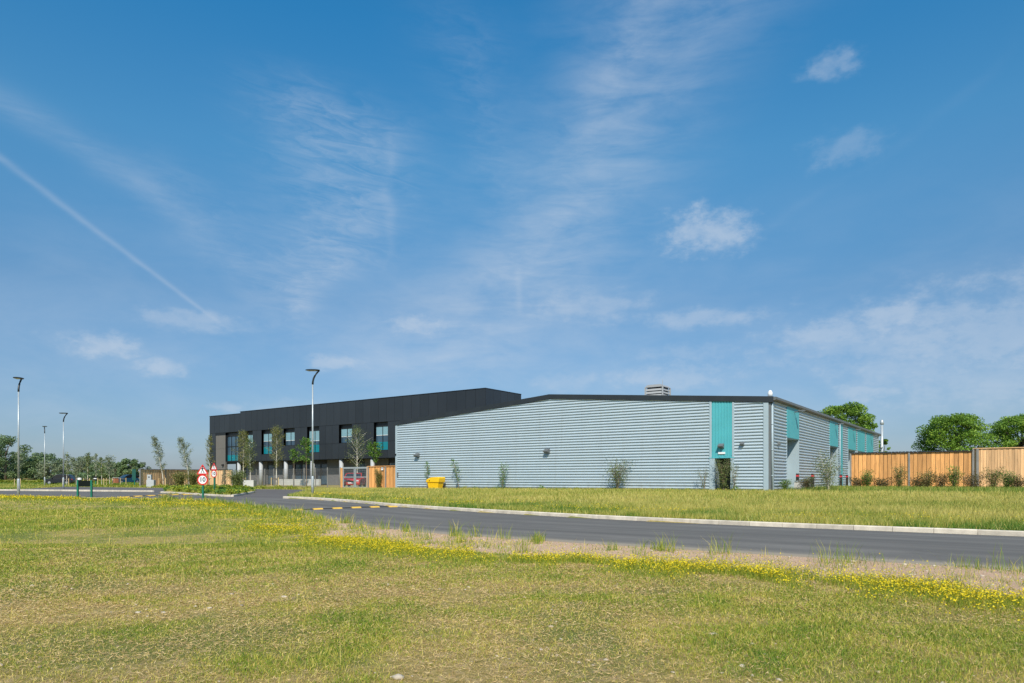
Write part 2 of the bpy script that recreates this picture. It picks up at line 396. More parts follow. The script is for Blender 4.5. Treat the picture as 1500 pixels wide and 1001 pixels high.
M_gap = mat('joint_black', (0.006, 0.006, 0.007), 0.7)
M_frame = mat('black_frame', (0.012, 0.013, 0.015), 0.4)
M_brownwall = mat('taupe_panel', (0.155, 0.140, 0.125), 0.6, var=0.06, scale=0.6)
M_brick = mat('grey_brick', (0.15, 0.15, 0.155), 0.85, var=0.2, scale=9, bump=0.004, bscale=12)
M_conc = mat('pale_concrete', (0.52, 0.51, 0.48), 0.8, var=0.08, scale=1.5, bump=0.003)
M_column = mat('white_column', (0.40, 0.41, 0.42), 0.6, var=0.04)
M_blind = mat('pale_blind', (0.20, 0.345, 0.40), 0.25, var=0.05, scale=0.4)
M_spandrel = mat('teal_glass', (0.006, 0.19, 0.235), 0.12, var=0.06, scale=0.5)
def glass(name, c, rough=0.03, spec=0.8):
    m = mat(name, c, rough, var=0.25, scale=0.35, spec=spec); return m
M_pane = glass('dark_glass', (0.045, 0.085, 0.125))
M_pane2 = glass('shaded_glass', (0.014, 0.020, 0.026))
M_carglass = glass('car_glass', (0.012, 0.014, 0.017))
M_galv = mat('galvanised_steel', (0.44, 0.47, 0.48), 0.42, metal=0.35, var=0.1, scale=6)
M_lamp = mat('dark_lamp_paint', (0.022, 0.026, 0.028), 0.4, var=0.1)
M_lens = mat('lamp_lens', (0.35, 0.37, 0.38), 0.2)
M_green = mat('green_post_paint', (0.010, 0.155, 0.095), 0.4, var=0.12, scale=5)
M_greenbox = mat('dark_green_paint', (0.008, 0.075, 0.060), 0.5)
M_boardblk = mat('board_black', (0.008, 0.012, 0.010), 0.9, spec=0.1)
M_red = mat('sign_red', (0.62, 0.022, 0.018), 0.35, var=0.04)
M_white = mat('sign_white', (0.80, 0.80, 0.79), 0.4, var=0.02)
M_ink = mat('sign_black', (0.012, 0.012, 0.014), 0.4)
M_yellow = mat('grit_bin_yellow', (0.88, 0.52, 0.010), 0.42, var=0.06, scale=4)
M_ramp_y = mat('ramp_yellow', (0.72, 0.43, 0.06), 0.7, var=0.15, scale=6)
M_ramp_b = mat('ramp_rubber', (0.022, 0.022, 0.022), 0.85, var=0.2, scale=8)
M_timber = mat('fresh_timber', (0.71, 0.345, 0.115), 0.75, var=0.30, scale=2.2, stretch=(9, 9, 0.5), bump=0.002)
M_timber2 = mat('weathered_timber', (0.74, 0.44, 0.215), 0.8, var=0.22, scale=2.0, stretch=(8, 8, 0.5), bump=0.002)
M_timber3 = mat('brown_timber', (0.70, 0.46, 0.25), 0.8, var=0.25, scale=2.0, stretch=(8, 8, 0.5), bump=0.002)
M_stake = mat('stake_timber', (0.55, 0.41, 0.20), 0.8, var=0.15, scale=3)
M_fpost = mat('fence_post_grey', (0.24, 0.23, 0.21), 0.8, var=0.15)
M_stone = mat('stone', (0.50, 0.42, 0.32), 0.9, var=0.2, scale=8)
M_bark = mat('bark', (0.13, 0.10, 0.07), 0.9, var=0.3, scale=6, bump=0.01, bscale=20)
M_birch = mat('birch_bark', (0.58, 0.53, 0.45), 0.8, var=0.25, scale=5, stretch=(1, 1, 3))
M_twig = mat('twig', (0.22, 0.16, 0.11), 0.85, var=0.2)
M_bollard = mat('bollard_black', (0.020, 0.020, 0.018), 0.6)
M_bollardred = mat('bollard_red_band', (0.60, 0.05, 0.06), 0.5)
M_carred = mat('car_red', (0.50, 0.022, 0.014), 0.25, var=0.03, spec=0.6)
M_carblk = mat('car_black', (0.013, 0.015, 0.020), 0.22, var=0.03, spec=0.6)
M_carblue = mat('car_blue', (0.012, 0.055, 0.105), 0.22, var=0.03, spec=0.6)
M_tyre = mat('tyre', (0.014, 0.014, 0.014), 0.8)
M_rim = mat('wheel_rim', (0.40, 0.41, 0.42), 0.35, metal=0.6)
M_lampglass = mat('headlight_glass', (0.55, 0.56, 0.57), 0.15)
M_brickred = mat('red_brick', (0.36, 0.13, 0.06), 0.85, var=0.2, scale=10)
M_cab = mat('cabinet_grey', (0.42, 0.44, 0.44), 0.5)
M_louvre = mat('louvre_beige', (0.33, 0.33, 0.33), 0.5, var=0.05)
M_whitecowl = mat('white_cowl', (0.80, 0.80, 0.80), 0.4)

M_blade = leafmat('grass_blade', [(0.0, (0.086, 0.178, 0.016)), (0.35, (0.230, 0.324, 0.028)), (0.60, (0.439, 0.416, 0.054)), (0.82, (0.663, 0.529, 0.115)), (1.0, (0.835, 0.680, 0.213))], 0.30)
M_meadow = leafmat('meadow_blade', [(0.0, (0.110, 0.215, 0.026)), (0.35, (0.335, 0.355, 0.058)), (0.70, (0.570, 0.485, 0.130)), (1.0, (0.700, 0.600, 0.20))], 0.30)
M_flower = leafmat('yellow_petal', [(0.0, (0.72, 0.52, 0.008)), (1.0, (0.86, 0.68, 0.02))], 0.25)
M_leaf_birch = leafmat('birch_leaf', [(0.0, (0.085, 0.128, 0.037)), (0.6, (0.178, 0.230, 0.071)), (1.0, (0.323, 0.340, 0.128))], 0.35)
M_leaf_fresh = leafmat('fresh_leaf', [(0.0, (0.068, 0.153, 0.024)), (0.6, (0.145, 0.281, 0.041)), (1.0, (0.289, 0.442, 0.076))], 0.4)
M_leaf_tree = leafmat('tree_leaf', [(0.0, (0.079, 0.170, 0.026)), (0.55, (0.200, 0.340, 0.043)), (1.0, (0.398, 0.537, 0.079))], 0.32)
M_leaf_far = leafmat('far_leaf', [(0.0, (0.080, 0.131, 0.067)), (0.55, (0.170, 0.250, 0.101)), (1.0, (0.312, 0.380, 0.168))], 0.3)
M_leaf_grey = leafmat('grey_leaf', [(0.0, (0.129, 0.172, 0.111)), (0.6, (0.259, 0.302, 0.170)), (1.0, (0.431, 0.453, 0.293))], 0.35)
M_leaf_olive = leafmat('olive_leaf', [(0.0, (0.103, 0.129, 0.034)), (0.6, (0.233, 0.241, 0.062)), (1.0, (0.380, 0.345, 0.113))], 0.35)
M_leaf_lime = leafmat('lime_leaf', [(0.0, (0.156, 0.204, 0.018)), (0.6, (0.324, 0.360, 0.030)), (1.0, (0.528, 0.504, 0.060))], 0.3)
M_leaf_rust = leafmat('bronze_leaf', [(0.0, (0.049, 0.049, 0.017)), (0.6, (0.119, 0.105, 0.031)), (1.0, (0.210, 0.168, 0.063))], 0.3)

# ------------------------------------------------------------------ setting: ground, road, kerbs
def axis(parts):
    out = []
    for a, b, st in parts: out += list(np.arange(a, b, st))
    return np.array(out + [parts[-1][1]])
gx = axis([(-2500, -500, 250), (-500, -150, 25), (-150, -70, 2.5), (-70, 16, 0.35), (16, 60, 2), (60, 400, 40), (400, 2500, 300)])
gy = axis([(-600, -20, 60), (-20, 0, 2), (0, 46, 0.35), (46, 100, 2), (100, 500, 25), (500, 2500, 250)])
GX, GY = np.meshgrid(gx, gy)
GZ = ter(GX, GY)
GZ = np.where(paved(GX, GY, 0.45), g0(GX, GY) - 0.08, np.where((GY > Yn(GX) - .2) & (GY < Yf(GX) + .12), g0(GX, GY) - .012, GZ))
near_soil = ss(0.0, 0.6, 3.3 - (Yn(GX) - GY)) * ss(-0.6, 0.0, Yn(GX) - GY + 0.6) * ss(-26, -14, GX)
soilv = 0.85 * near_soil * (0.7 + 0.5 * fbm(GX, GY, 1.4))
soilv = soilv + 0.36 * patchf(GX, GY)
soilv = soilv + 0.5 * ss(0.5, 0.0, np.abs(GY - Yf(GX) - 0.45) / 1.0) * 0 + 0.55 * (np.abs(GY - Yf(GX) - 0.3) < 0.35) * (GX > -34)
n1, n2 = len(gy), len(gx)
idx = np.arange(n1 * n2).reshape(n1, n2)
F = np.stack([idx[:-1, :-1], idx[:-1, 1:], idx[1:, 1:], idx[1:, :-1]], -1).reshape(-1, 4)
ground = np_mesh('ground', np.stack([GX, GY, GZ], -1).reshape(-1, 3), F, M_ground, attr_point={'soil': soilv.ravel()}, smooth=True)
tag(ground, kind='structure')

rx = axis([(-400, -100, 10), (-100, 20, 0.5), (20, 60, 4)]); rt = np.linspace(0, 1, 25)
RX = np.repeat(rx[None], len(rt), 0); a_ = Yn(rx); b_ = Yf(rx)
RY = a_[None] + (b_ - a_)[None] * rt[:, None]
camber = 0.05 * (1 - (2 * rt - 1) ** 2)
RZ = g0(RX, RY) + 0.015 + camber[:, None]
RX = np.vstack([RX[:1], RX, RX[-1:]]); RY = np.vstack([RY[:1] - .01, RY, RY[-1:] + .01]); RZ = np.vstack([RZ[:1] - .12, RZ, RZ[-1:] - .12])   # edges turned down into the soil
# level the lane across near the junction with the smooth ground profile
dust = np.clip(1 - (RY - a_[None]) / 1.3, 0, 1) ** 1.3 + 0.35 * np.clip(1 - (b_[None] - RY) / 0.5, 0, 1)
idx = np.arange(RX.size).reshape(RX.shape)
F = np.stack([idx[:-1, :-1], idx[:-1, 1:], idx[1:, 1:], idx[1:, :-1]], -1).reshape(-1, 4)
road = np_mesh('road', np.stack([RX, RY, RZ], -1).reshape(-1, 3), F, M_road, attr_point={'dust': dust.ravel(), 'across': np.clip((RY - a_[None]) / (b_ - a_)[None], 0, 1).ravel()}, smooth=True)
tag(road, kind='structure')
def Rz(x, y):
    t = (y - Yn(x)) / (Yf(x) - Yn(x)); return float(g0(x, y) + 0.015 + 0.05 * (1 - (2 * t - 1) ** 2))

# car park and access way: a triangulated sheet over the outline
def sheet(name, poly, m, off, step=0.8):
    import bmesh
    from mathutils.geometry import delaunay_2d_cdt
    P = []
    for (x0, y0), (x1, y1) in zip(poly, poly[1:] + poly[:1]):
        n = max(1, int(math.hypot(x1 - x0, y1 - y0) / step))
        P += [(x0 + (x1 - x0) * k / n, y0 + (y1 - y0) * k / n) for k in range(n)]
    nb = len(P)
    xs = [p[0] for p in poly]; ys = [p[1] for p in poly]
    X, Y = np.meshgrid(np.arange(min(xs), max(xs), step), np.arange(min(ys), max(ys), step)); X = X.ravel(); Y = Y.ravel()
    k = inpoly(poly, X, Y); P += list(zip(X[k], Y[k]))
    r = delaunay_2d_cdt([Vector(p) for p in P], [(i, (i + 1) % nb) for i in range(nb)], [], 1, 1e-4)
    mb = MB(); mb.v = [(v.x, v.y, float(g0(v.x, v.y)) + off) for v in r[0]]; mb.f = [tuple(f) for f in r[2]]
    o = mb.build(name, m, smooth=True); tag(o, kind='structure'); return o
sheet('car_park', CARPARK, M_park, 0.008)

def kerb_run(mb, pts, h=0.125, w=0.15, unit=0.915):
    pts = [Vector((x, y)) for x, y in pts]
    L = [0]
    for p, q in zip(pts, pts[1:]): L.append(L[-1] + (q - p).length)
    def at(s):
        for i in range(len(pts) - 1):
            if s <= L[i + 1] or i == len(pts) - 2:
                t = (s - L[i]) / (L[i + 1] - L[i]); return pts[i].lerp(pts[i + 1], t)
    s = 0
    while s < L[-1] - 0.2:
        p, q = at(s + 0.005), at(min(s + unit - 0.005, L[-1])); d = (q - p).normalized(); n = Vector((-d.y, d.x)) * w
        zp, zq = float(g0(p.x, p.y)) + 0.015, float(g0(q.x, q.y)) + 0.015
        i = len(mb.v); c = 0.02
        for a, z in ((p, zp), (q, zq)):
            nn = n.normalized()
            mb.v += [(a.x, a.y, z - .12), (a.x, a.y, z + h - c), (a.x + nn.x * c, a.y + nn.y * c, z + h), (a.x + n.x, a.y + n.y, z + h), (a.x + n.x, a.y + n.y, z - .12)]
        for k in range(5): mb.f.append((i + k, i + (k + 1) % 5, i + 5 + (k + 1) % 5, i + 5 + k))
        mb.f.append((i, i + 1, i + 2, i + 3, i + 4)); mb.f.append((i + 9, i + 8, i + 7, i + 6, i + 5))
        s += unit
kb = MB()
xs = np.arange(-34.8, 30, 0.6); kerb_run(kb, [(x, Yf(x) - 0.01) for x in xs])
xs = np.arange(-150, -56.5, 1.0); kerb_run(kb, [(x, Yf(x) - 0.01) for x in xs], h=0.14)
kerb_run(kb, [(-56.8, 30.5), (-53.2, 27.75), (-52.6, 27.6)] + [(x, Yf(x) - 0.01) for x in np.arange(-52, -40.3, 0.6)] + [(-40.0, 25.5), (-45.9, 31.1), (-53.4, 35.7)], h=0.12)
ko = kb.build('kerb', M_kerb); tag(ko, kind='structure')

# ------------------------------------------------------------------ warehouse
GYf = 44.35; WX0, WX1, WY1 = -44.42, -11.89, 88.46; WXM = (WX0 + WX1) / 2
EAVE, RIDGE = 5.92, 7.20
def roofz(x): return EAVE + (RIDGE - EAVE) * (1 - abs(x - WXM) / (WX1 - WXM))
PROF = [(0, 0), (0, .078), (.044, .084), (.062, .104), (.067, .135), (.061, .165), (.044, .190), (0, .2)]
def ribs(mb, z0, z1, spans, place, clip=None):
    """horizontal half-round ribs, 200 mm pitch; spans along the wall, place(u, offset, z) -> point"""
    pts = []; n = int((z1 - z0) / 0.2) + 1
    for k in range(n):
        for o, z in PROF[:-1]:
            if z0 + k * .2 + z <= z1: pts.append((o, z0 + k * .2 + z))
    for (o0, za), (o1, zb) in zip(pts, pts[1:]):
        for u0, u1 in spans(0.5 * (za + zb)):
            if clip:
                la, ra = clip(za); lb, rb = clip(zb)
                A0, A1, B0, B1 = max(u0, la), min(u1, ra), max(u0, lb), min(u1, rb)
            else: A0, A1, B0, B1 = u0, u1, u0, u1
            if A1 - A0 < .01 or B1 - B0 < .01: continue
            mb.quad(place(A0, o0, za), place(A1, o0, za), place(B1, o1, zb), place(B0, o1, zb))
wh = empty('warehouse', (WXM, GYf, 0)); W0 = Vector((WXM, GYf, 0))
tag(wh, 'low pale blue warehouse of horizontal ribbed cladding with teal panels', 'warehouse')
def sub(mb, o=W0):
    mb.v = [(x - o.x, y - o.y, z - o.z) for x, y, z in mb.v]; return mb
JX0, JX1 = -15.80, -14.18
def fspan(z): return [(WX0 + .22, JX0), (JX1, -12.36)]
def fclip(z):
    zz = z - (EAVE - .33)
    if zz <= 0: return (WX0, WX1)
    t = zz / (RIDGE - EAVE) * (WX1 - WXM); return (WX0 + t, WX1 - t)
mb = MB(); ribs(mb, 0.06, RIDGE - .30, fspan, lambda u, o, z: (u, GYf - o, z), fclip); sub(mb).build('gable_cladding', M_clad, wh)
TEALS = [(47.85, 51.07), (61.48, 64.85), (69.57, 73.45), (74.45, 78.6), (79.8, 84.1)]
STRIP = (65.75, 66.9)
def sspan(z):
    cuts = sorted(list(TEALS) + [STRIP])
    sp_, y = [], GYf + .38
    for a, b in cuts: sp_.append((y, a)); y = b
    sp_.append((y, WY1 - .2)); return sp_
mb = MB(); ribs(mb, 0.06, EAVE - .28, sspan, lambda u, o, z: (WX1 + o, u, z)); sub(mb).build('side_cladding', M_clad, wh)
mb = MB(); ribs(mb, 0.06, EAVE - .28, lambda z: [(GYf + .2, WY1)], lambda u, o, z: (WX0 - o, u, z)); sub(mb).build('side_cladding', M_clad, wh)
mb = MB(); mb.prism([(WX0, 0), (WX1, 0), (WX1, EAVE - .2), (WXM, RIDGE - .2), (WX0, EAVE - .2)], 'y', WY1 - .05, WY1); sub(mb).build('rear_wall', M_clad, wh)
# plinth line under the sheets
mb = MB(); mb.box(WX0 + .02, JX0, GYf - .005, GYf + .1, -.3, .055).box(JX1, WX1, GYf - .005, GYf + .1, -.3, .055).box(WX1 - .1, WX1 + .006, GYf + .1, WY1, -.3, .055)
sub(mb).build('plinth', M_gutter, wh)
# fascia on the gable
for x0, x1 in ((WX0 - .18, WXM), (WXM, WX1 + .12)):
    mb = MB(); z0, z1 = roofz(x0), roofz(x1)
    mb.prism([(x0, z0 - .34), (x1, z1 - .36), (x1, z1), (x0, z0)], 'y', GYf - .12, GYf + .08)
    sub(mb).build('fascia', M_fascia, wh)
# roof slopes
for x0, x1 in ((WX0 - .1, WXM), (WXM, WX1 + .06)):
    z0, z1 = roofz(x0) - .03, roofz(x1) - .03
    mb = MB(); mb.prism([(x0, z0 - .14), (x1, z1 - .14), (x1, z1), (x0, z0)], 'y', GYf + .082, WY1 + .1); sub(mb).build('roof', M_roof, wh)
# eaves gutter and soffit on the right side
mb = MB(); yy0, yy1 = GYf - .02, WY1 + .1
mb.prism([(WX1 + .07, EAVE - .20), (WX1 + .10, EAVE - .24), (WX1 + .22, EAVE - .24), (WX1 + .27, EAVE - .18), (WX1 + .27, EAVE - .03), (WX1 + .07, EAVE - .03)], 'y', yy0, yy1)
sub(mb).build('gutter', M_gutter, wh)
mb = MB(); mb.box(WX1 - .02, WX1 + .068, GYf + .35, WY1 + .05, EAVE - .30, EAVE - .19); sub(mb).build('soffit', M_louvre, wh)
# corner panel, corner downpipe and left corner trim
mb = MB(); mb.box(-12.36, -12.06, GYf - .08, GYf + .04, 0, EAVE - .36).box(WX1 - .03, WX1 + .05, GYf + .24, GYf + .38, 0, EAVE - .30); sub(mb).build('corner_trim', M_trim, wh)
mb = MB(); mb.box(WX0, WX0 + .22, GYf - .08, GYf + .18, 0, EAVE - .30); sub(mb).build('corner_trim', M_trim, wh)
mb = MB(); mb.box(-12.06, WX1 - .035, GYf, GYf + .24, 0, EAVE - .36); sub(mb).build('corner_recess', M_gutter, wh)
def pipe(x, y, z1):
    mb = MB(); mb.tube([(x, y, 0.02), (x, y, z1)], .055, 10)
    for z in (1.0, 2.6, 4.2): mb.tube([(x, y, z - .03), (x, y, z + .03)], .068, 10)
    return sub(mb).build('downpipe', M_trim, wh, smooth=True)
pipe(WX1 + .02, GYf + .10, EAVE - .24); pipe(WX1 + .13, 65.3, EAVE - .24)
# gable doorway bay: jambs, teal box-profile panel, recess, door
mb = MB()
mb.box(JX0, JX0 + .15, GYf - .08, GYf + .1, 2.18, roofz(JX0) - .37).box(JX1 - .13, JX1, GYf - .08, GYf + .1, 2.18, roofz(JX1) - .37)
mb.box(JX0, -15.44, GYf - .08, GYf + .9, 0, 2.14).box(-14.42, JX1, GYf - .08, GYf + .9, 0, 2.14)
sub(mb).build('door_jamb', M_trim, wh)
prof = []; x = JX0 + .15; n = 7; w = (JX1 - .13 - x) / n
poly = []
for k in range(n): poly += [(x + k * w, GYf - .045), (x + k * w + .025, GYf - .008), (x + k * w + .05, GYf - .045)]
poly += [(JX1 - .13, GYf - .045), (JX1 - .13, GYf + .05), (JX0 + .15, GYf + .05)]
mb = MB(); mb.prism(poly, 'z', 2.18, roofz(JX0) - .36); sub(mb).build('teal_panel', M_teal, wh)
mb = MB(); mb.box(JX0 - .02, JX1 + .02, GYf - .095, GYf + .9, 2.14, 2.18); sub(mb).build('lintel', M_teal, wh)
mb = MB(); mb.box(-15.44, -14.42, GYf + .85, GYf + .9, 0, 2.14); dr = sub(mb).build('door', M_frame, wh)
mb = MB(); mb.tube([(-14.55, GYf + .80, 1.0), (-14.67, GYf + .80, 1.0)], .018, 6); sub(mb).build('handle', M_galv, dr)
# wall lights
def wall_light(x, y, z, axis='y', s=1.0):
    mb = MB()
    if axis == 'y':
        mb.prism([(y, z + .12 * s), (y - .06, z + .16 * s), (y - .34 * s, z + .02 * s), (y - .34 * s, z - .05 * s), (y - .26 * s, z - .10 * s), (y, z - .16 * s)], 'x', x - .17 * s, x + .17 * s)
    else:
        mb.prism([(x, z + .12 * s), (x + .06, z + .16 * s), (x + .34 * s, z + .02 * s), (x + .34 * s, z - .05 * s), (x, z - .14 * s)], 'y', y - .15 * s, y + .15 * s)
    lo = sub(mb).build('wall_light', M_gutter, wh, bevel=.015)
    return lo
wall_light(-41.68, GYf - .055, 2.87, s=1.15); wall_light(-28.31, GYf - .055, 2.92, s=1.15); wall_light(-15.0, GYf - .045, 2.93)
wall_light(-13.66, GYf - .055, 3.02, s=.7)
wall_light(WX1 + .04, 45.6, 3.02, 'x', .6)
mb = MB(); mb.box(-15.22, -14.76, GYf - .10, GYf - .046, 2.40, 2.53); sub(mb).build('emergency_light', M_white, wh, bevel=.01)
mb = MB(); mb.box(WX0 + .02, WX0 + .13, GYf - .18, GYf - .081, 2.92, 3.05); sub(mb).build('wall_sensor', M_ink, wh)
mb = MB(); mb.box(WX0 + .22, WX0 + .34, GYf - .12, GYf - .06, .98, 1.40); sub(mb).build('meter_box', M_gutter, wh)
# side: teal panels above recessed doors
for k, (a, b) in enumerate(TEALS):
    mb = MB(); mb.box(WX1 - .1, WX1 + .072, a + .004, b - .004, 3.55, EAVE - .305)
    tp = sub(mb).build('teal_panel', M_teal, wh)
    mb = MB(); r = .78
    mb.box(WX1 - r - .05, WX1 - r, a, b, 0, 3.545)                       # back
    mb.box(WX1 - r, WX1 + .070, b - .001, b + .05, 0, 3.545).box(WX1 - r, WX1 + .070, a - .05, a + .001, 0, 3.545)
    mb.box(WX1 - r, WX1 + .03, a + .002, b - .002, 3.50, 3.548)
    sub(mb).build('door_recess', M_trim, wh)
    mb = MB(); mb.box(WX1 - r + .002, WX1 - r + .03, a + .9, a + 2.0, .02, 2.15); dr = sub(mb).build('door', M_gutter, wh)
    mb = MB(); mb.tube([(WX1 - r + .08, a + 1.85, 1.0), (WX1 - r + .08, a + 1.72, 1.0)], .018, 6); sub(mb).build('handle', M_galv, dr)
    if k != 3:
        ym = (a + b) / 2 + .3
        mb = MB(); mb.tube([(WX1 + .04, ym, 5.35), (WX1 + .55, ym, 5.42)], .03, 8); mb.box(WX1 + .35, WX1 + .75, ym - .13, ym + .13, 5.40, 5.48)
        sub(mb).build('arm_light', M_gutter, wh)
mb = MB(); mb.box(WX1 - .1, WX1 + .07, STRIP[0], STRIP[1], 0, EAVE - .305); sub(mb).build('teal_panel', M_teal, wh)
# roof plant: louvred box, cowl, flue
def louvre_box(x0, x1, y0, y1, z0, z1):
    v = empty('roof_vent', (0, 0, 0)); v.parent = wh
    b_ = MB(); b_.box(x0 + .12, x1 - .12, y0 + .12, y1 - .12, z0, z1 - .16); sub(b_).build('vent_core', M_gap, v)
    b_ = MB()
    n = 8; h = (z1 - .25 - z0) / n
    for k in range(n):
        z = z0 + k * h
        for A, B_ in (((x0, y0), (x1, y0)), ((x1, y0), (x1, y1)), ((x1, y1), (x0, y1)), ((x0, y1), (x0, y0))):
            cx, cy = (x0 + x1) / 2, (y0 + y1) / 2
            f = lambda p, t: (p[0] + (cx - p[0]) * t, p[1] + (cy - p[1]) * t)
            a0, b0 = f(A, 0), f(B_, 0); a1, b1 = f(A, .08), f(B_, .08)
            b_.quad((*a0, z), (*b0, z), (*b1, z + h * .75), (*a1, z + h * .75))
    for x in (x0, x1):
        for y in (y0, y1): b_.box(x - .05, x + .05, y - .05, y + .05, z0, z1 - .2)
    sub(b_).build('louvre', M_louvre, v)
    b_ = MB(); b_.prism([(x0 - .05, z1 - .2), (x1 + .05, z1 - .2), (x1 - .2, z1), (x0 + .2, z1)], 'y', y0 - .05, y1 + .05); b_.tube([(x1, y0, z1 - .2), (x1, y0, z1 + .35)], .02, 5)
    sub(b_).build('vent_cap', M_louvre, v)
louvre_box(-23.95, -22.45, 52.2, 53.7, 6.3, 8.42)
mb = MB(); mb.tube([(-12.2, 45.2, 5.7), (-12.2, 45.2, 6.05)], .11, 12); mb.tube([(-12.2, 45.2, 6.05), (-12.2, 45.2, 6.25), (-12.2, 45.2, 6.38), (-12.2, 45.2, 6.42)], [.15, .15, .09, .03], 12)
sub(mb).build('roof_cowl', M_whitecowl, wh, smooth=True)
mb = MB(); mb.tube([(-11.62, 88.95, 0), (-11.62, 88.95, 6.9)], .15, 14); mb.tube([(-11.62, 88.95, 7.0), (-11.62, 88.95, 7.25), (-11.62, 88.95, 7.5), (-11.62, 88.95, 7.6)], [.19, .21, .15, .05], 14)
mb.tube([(-11.62, 88.95, 4.4), (-11.62, 88.5, 4.4)], .12, 8)
sub(mb).build('flue', M_galv, wh, smooth=True)

# ------------------------------------------------------------------ office block
OY = 57.5; OX0, OX1 = -96.14, -44.5; OZ = 10.3; O0 = Vector(((OX0 + OX1) / 2, OY, 0)); STEP = -88.4
of = empty('office_building', O0)
tag(of, 'two storey black panelled office block with teal and blue windows on white columns', 'office building')
so_ = lambda mb: sub(mb, O0)
WIN = [(-87.17, -85.45, 's'), (-83.43, -81.07, 't'), (-78.54, -76.20, 's'), (-73.66, -71.24, 't'), (-67.49, -65.10, 's'), (-61.27, -58.93, 't')]
HEAD, SS, TS = 7.52, 5.23, 4.18
BOT = 3.28
# backing shell
mb = MB()
def shell(x0, x1, z0, z1): mb.box(x0, x1, OY + .05, OY + .45, z0, z1)
x = -88.9
shell(OX0 + .02, STEP, HEAD, 10.0); shell(STEP, OX1 - .02, HEAD, OZ - .05)
shell(OX0 + .02, -94.55, 0, HEAD)
for a, b, k in WIN:
    shell(x, a, BOT + .02, HEAD); shell(a, b, BOT + .02, SS if k == 's' else TS); x = b
shell(x, OX1 - .02, BOT + .02, HEAD)
so_(mb).build('wall', M_gap, of)
# panels
def split(a, b, w=1.32):
    n = max(1, round((b - a) / w)); return [(a + (b - a) * k / n, a + (b - a) * (k + 1) / n) for k in range(n)]
pm = MB(); G = .016
def panel(x0, x1, z0, z1): pm.box(x0 + G, x1 - G, OY, OY + .048, z0 + G, z1 - G)
for a, b in split(OX0, STEP): panel(a, b, HEAD + .0, 10.05)
for a, b in split(STEP, OX1): panel(a, b, HEAD, OZ)
for z0, z1 in ((0, 2.5), (2.5, 5.2), (5.2, HEAD)): panel(OX0, -94.55, z0, z1)
x = -88.9
segs = []
for a, b, k in WIN: segs.append((x, a)); x = b
segs.append((x, OX1))
for a, b in segs:
    for p, q in split(a, b):
        panel(p, q, BOT, SS); panel(p, q, SS, HEAD)
for a, b, k in WIN:
    for p, q in split(a, b, 1.3): panel(p, q, BOT, SS if k == 's' else TS)
so_(pm).build('wall_panel', M_black, of)
# coping line
mb = MB(); mb.box(OX0 - .03, STEP, OY - .04, OY + .5, 10.052, 10.12).box(STEP, OX1 + .03, OY - .04, OY + .5, OZ + .002, OZ + .07)
mb.box(OX1 - .45, OX1 + .03, OY + .5, 64.1, OZ + .002, OZ + .07)
so_(mb).build('coping', M_frame, of)
# return wall, roof, rear masses
mb = MB(); pm = MB()
for a, b in split(OY + .05, 64.1): pm.box(OX1 - .048, OX1, a + G, b - G, BOT, OZ)
so_(pm).build('return_panel', M_black, of)
mb.box(OX0 + .3, OX1 - .05, OY + .46, 64.1, BOT + .3, OZ - .35); mb.box(OX0 + .3, OX1 - .3, 64.1, 84, 0, 9.0)
mb.box(OX0 + .3, OX1 - .6, OY + 4.2, 64.1, 0, BOT + .3)
so_(mb).build('roof', M_fascia, of)
mb = MB(); mb.prism([(-46.5 + 0, 9.0), (-43.0, 9.0), (-43.3, 9.45), (-44.2, 9.75), (-46.2, 9.75)], 'y', 68, 72)
so_(mb).build('roof_plant', M_fascia, of)
mb = MB()
for x0 in np.arange(-76, -52, 1.7): mb.box(x0, x0 + 1.5, 66.0, 66.9, 10.3, 10.78)
so_(mb).build('solar_panel_row', M_louvre, of)
mb = MB(); mb.box(-92.05, OX1 - .1, OY + .06, OY + 1.62, BOT - .04, BOT + .018); so_(mb).build('soffit', M_frame, of)
# taupe panel on the left
mb = MB()
for z0, z1 in ((0, 2.5), (2.5, 5.2), (5.2, 7.15)): mb.box(-94.53, -92.12, OY + .03, OY + .4, z0 + .008, z1 - .008)
so_(mb).build('taupe_panel', M_brownwall, of)
mb = MB(); mb.box(-94.55, -92.1, OY + .04, OY + .45, 7.16, HEAD); so_(mb).build('panel_head', M_frame, of)
mb = MB(); mb.prism([(OY + .02, 2.95), (OY - .25, 2.9), (OY - .25, 2.75), (OY + .02, 2.7)], 'x', -92.75, -92.45); so_(mb).build('wall_light', M_ink, of)
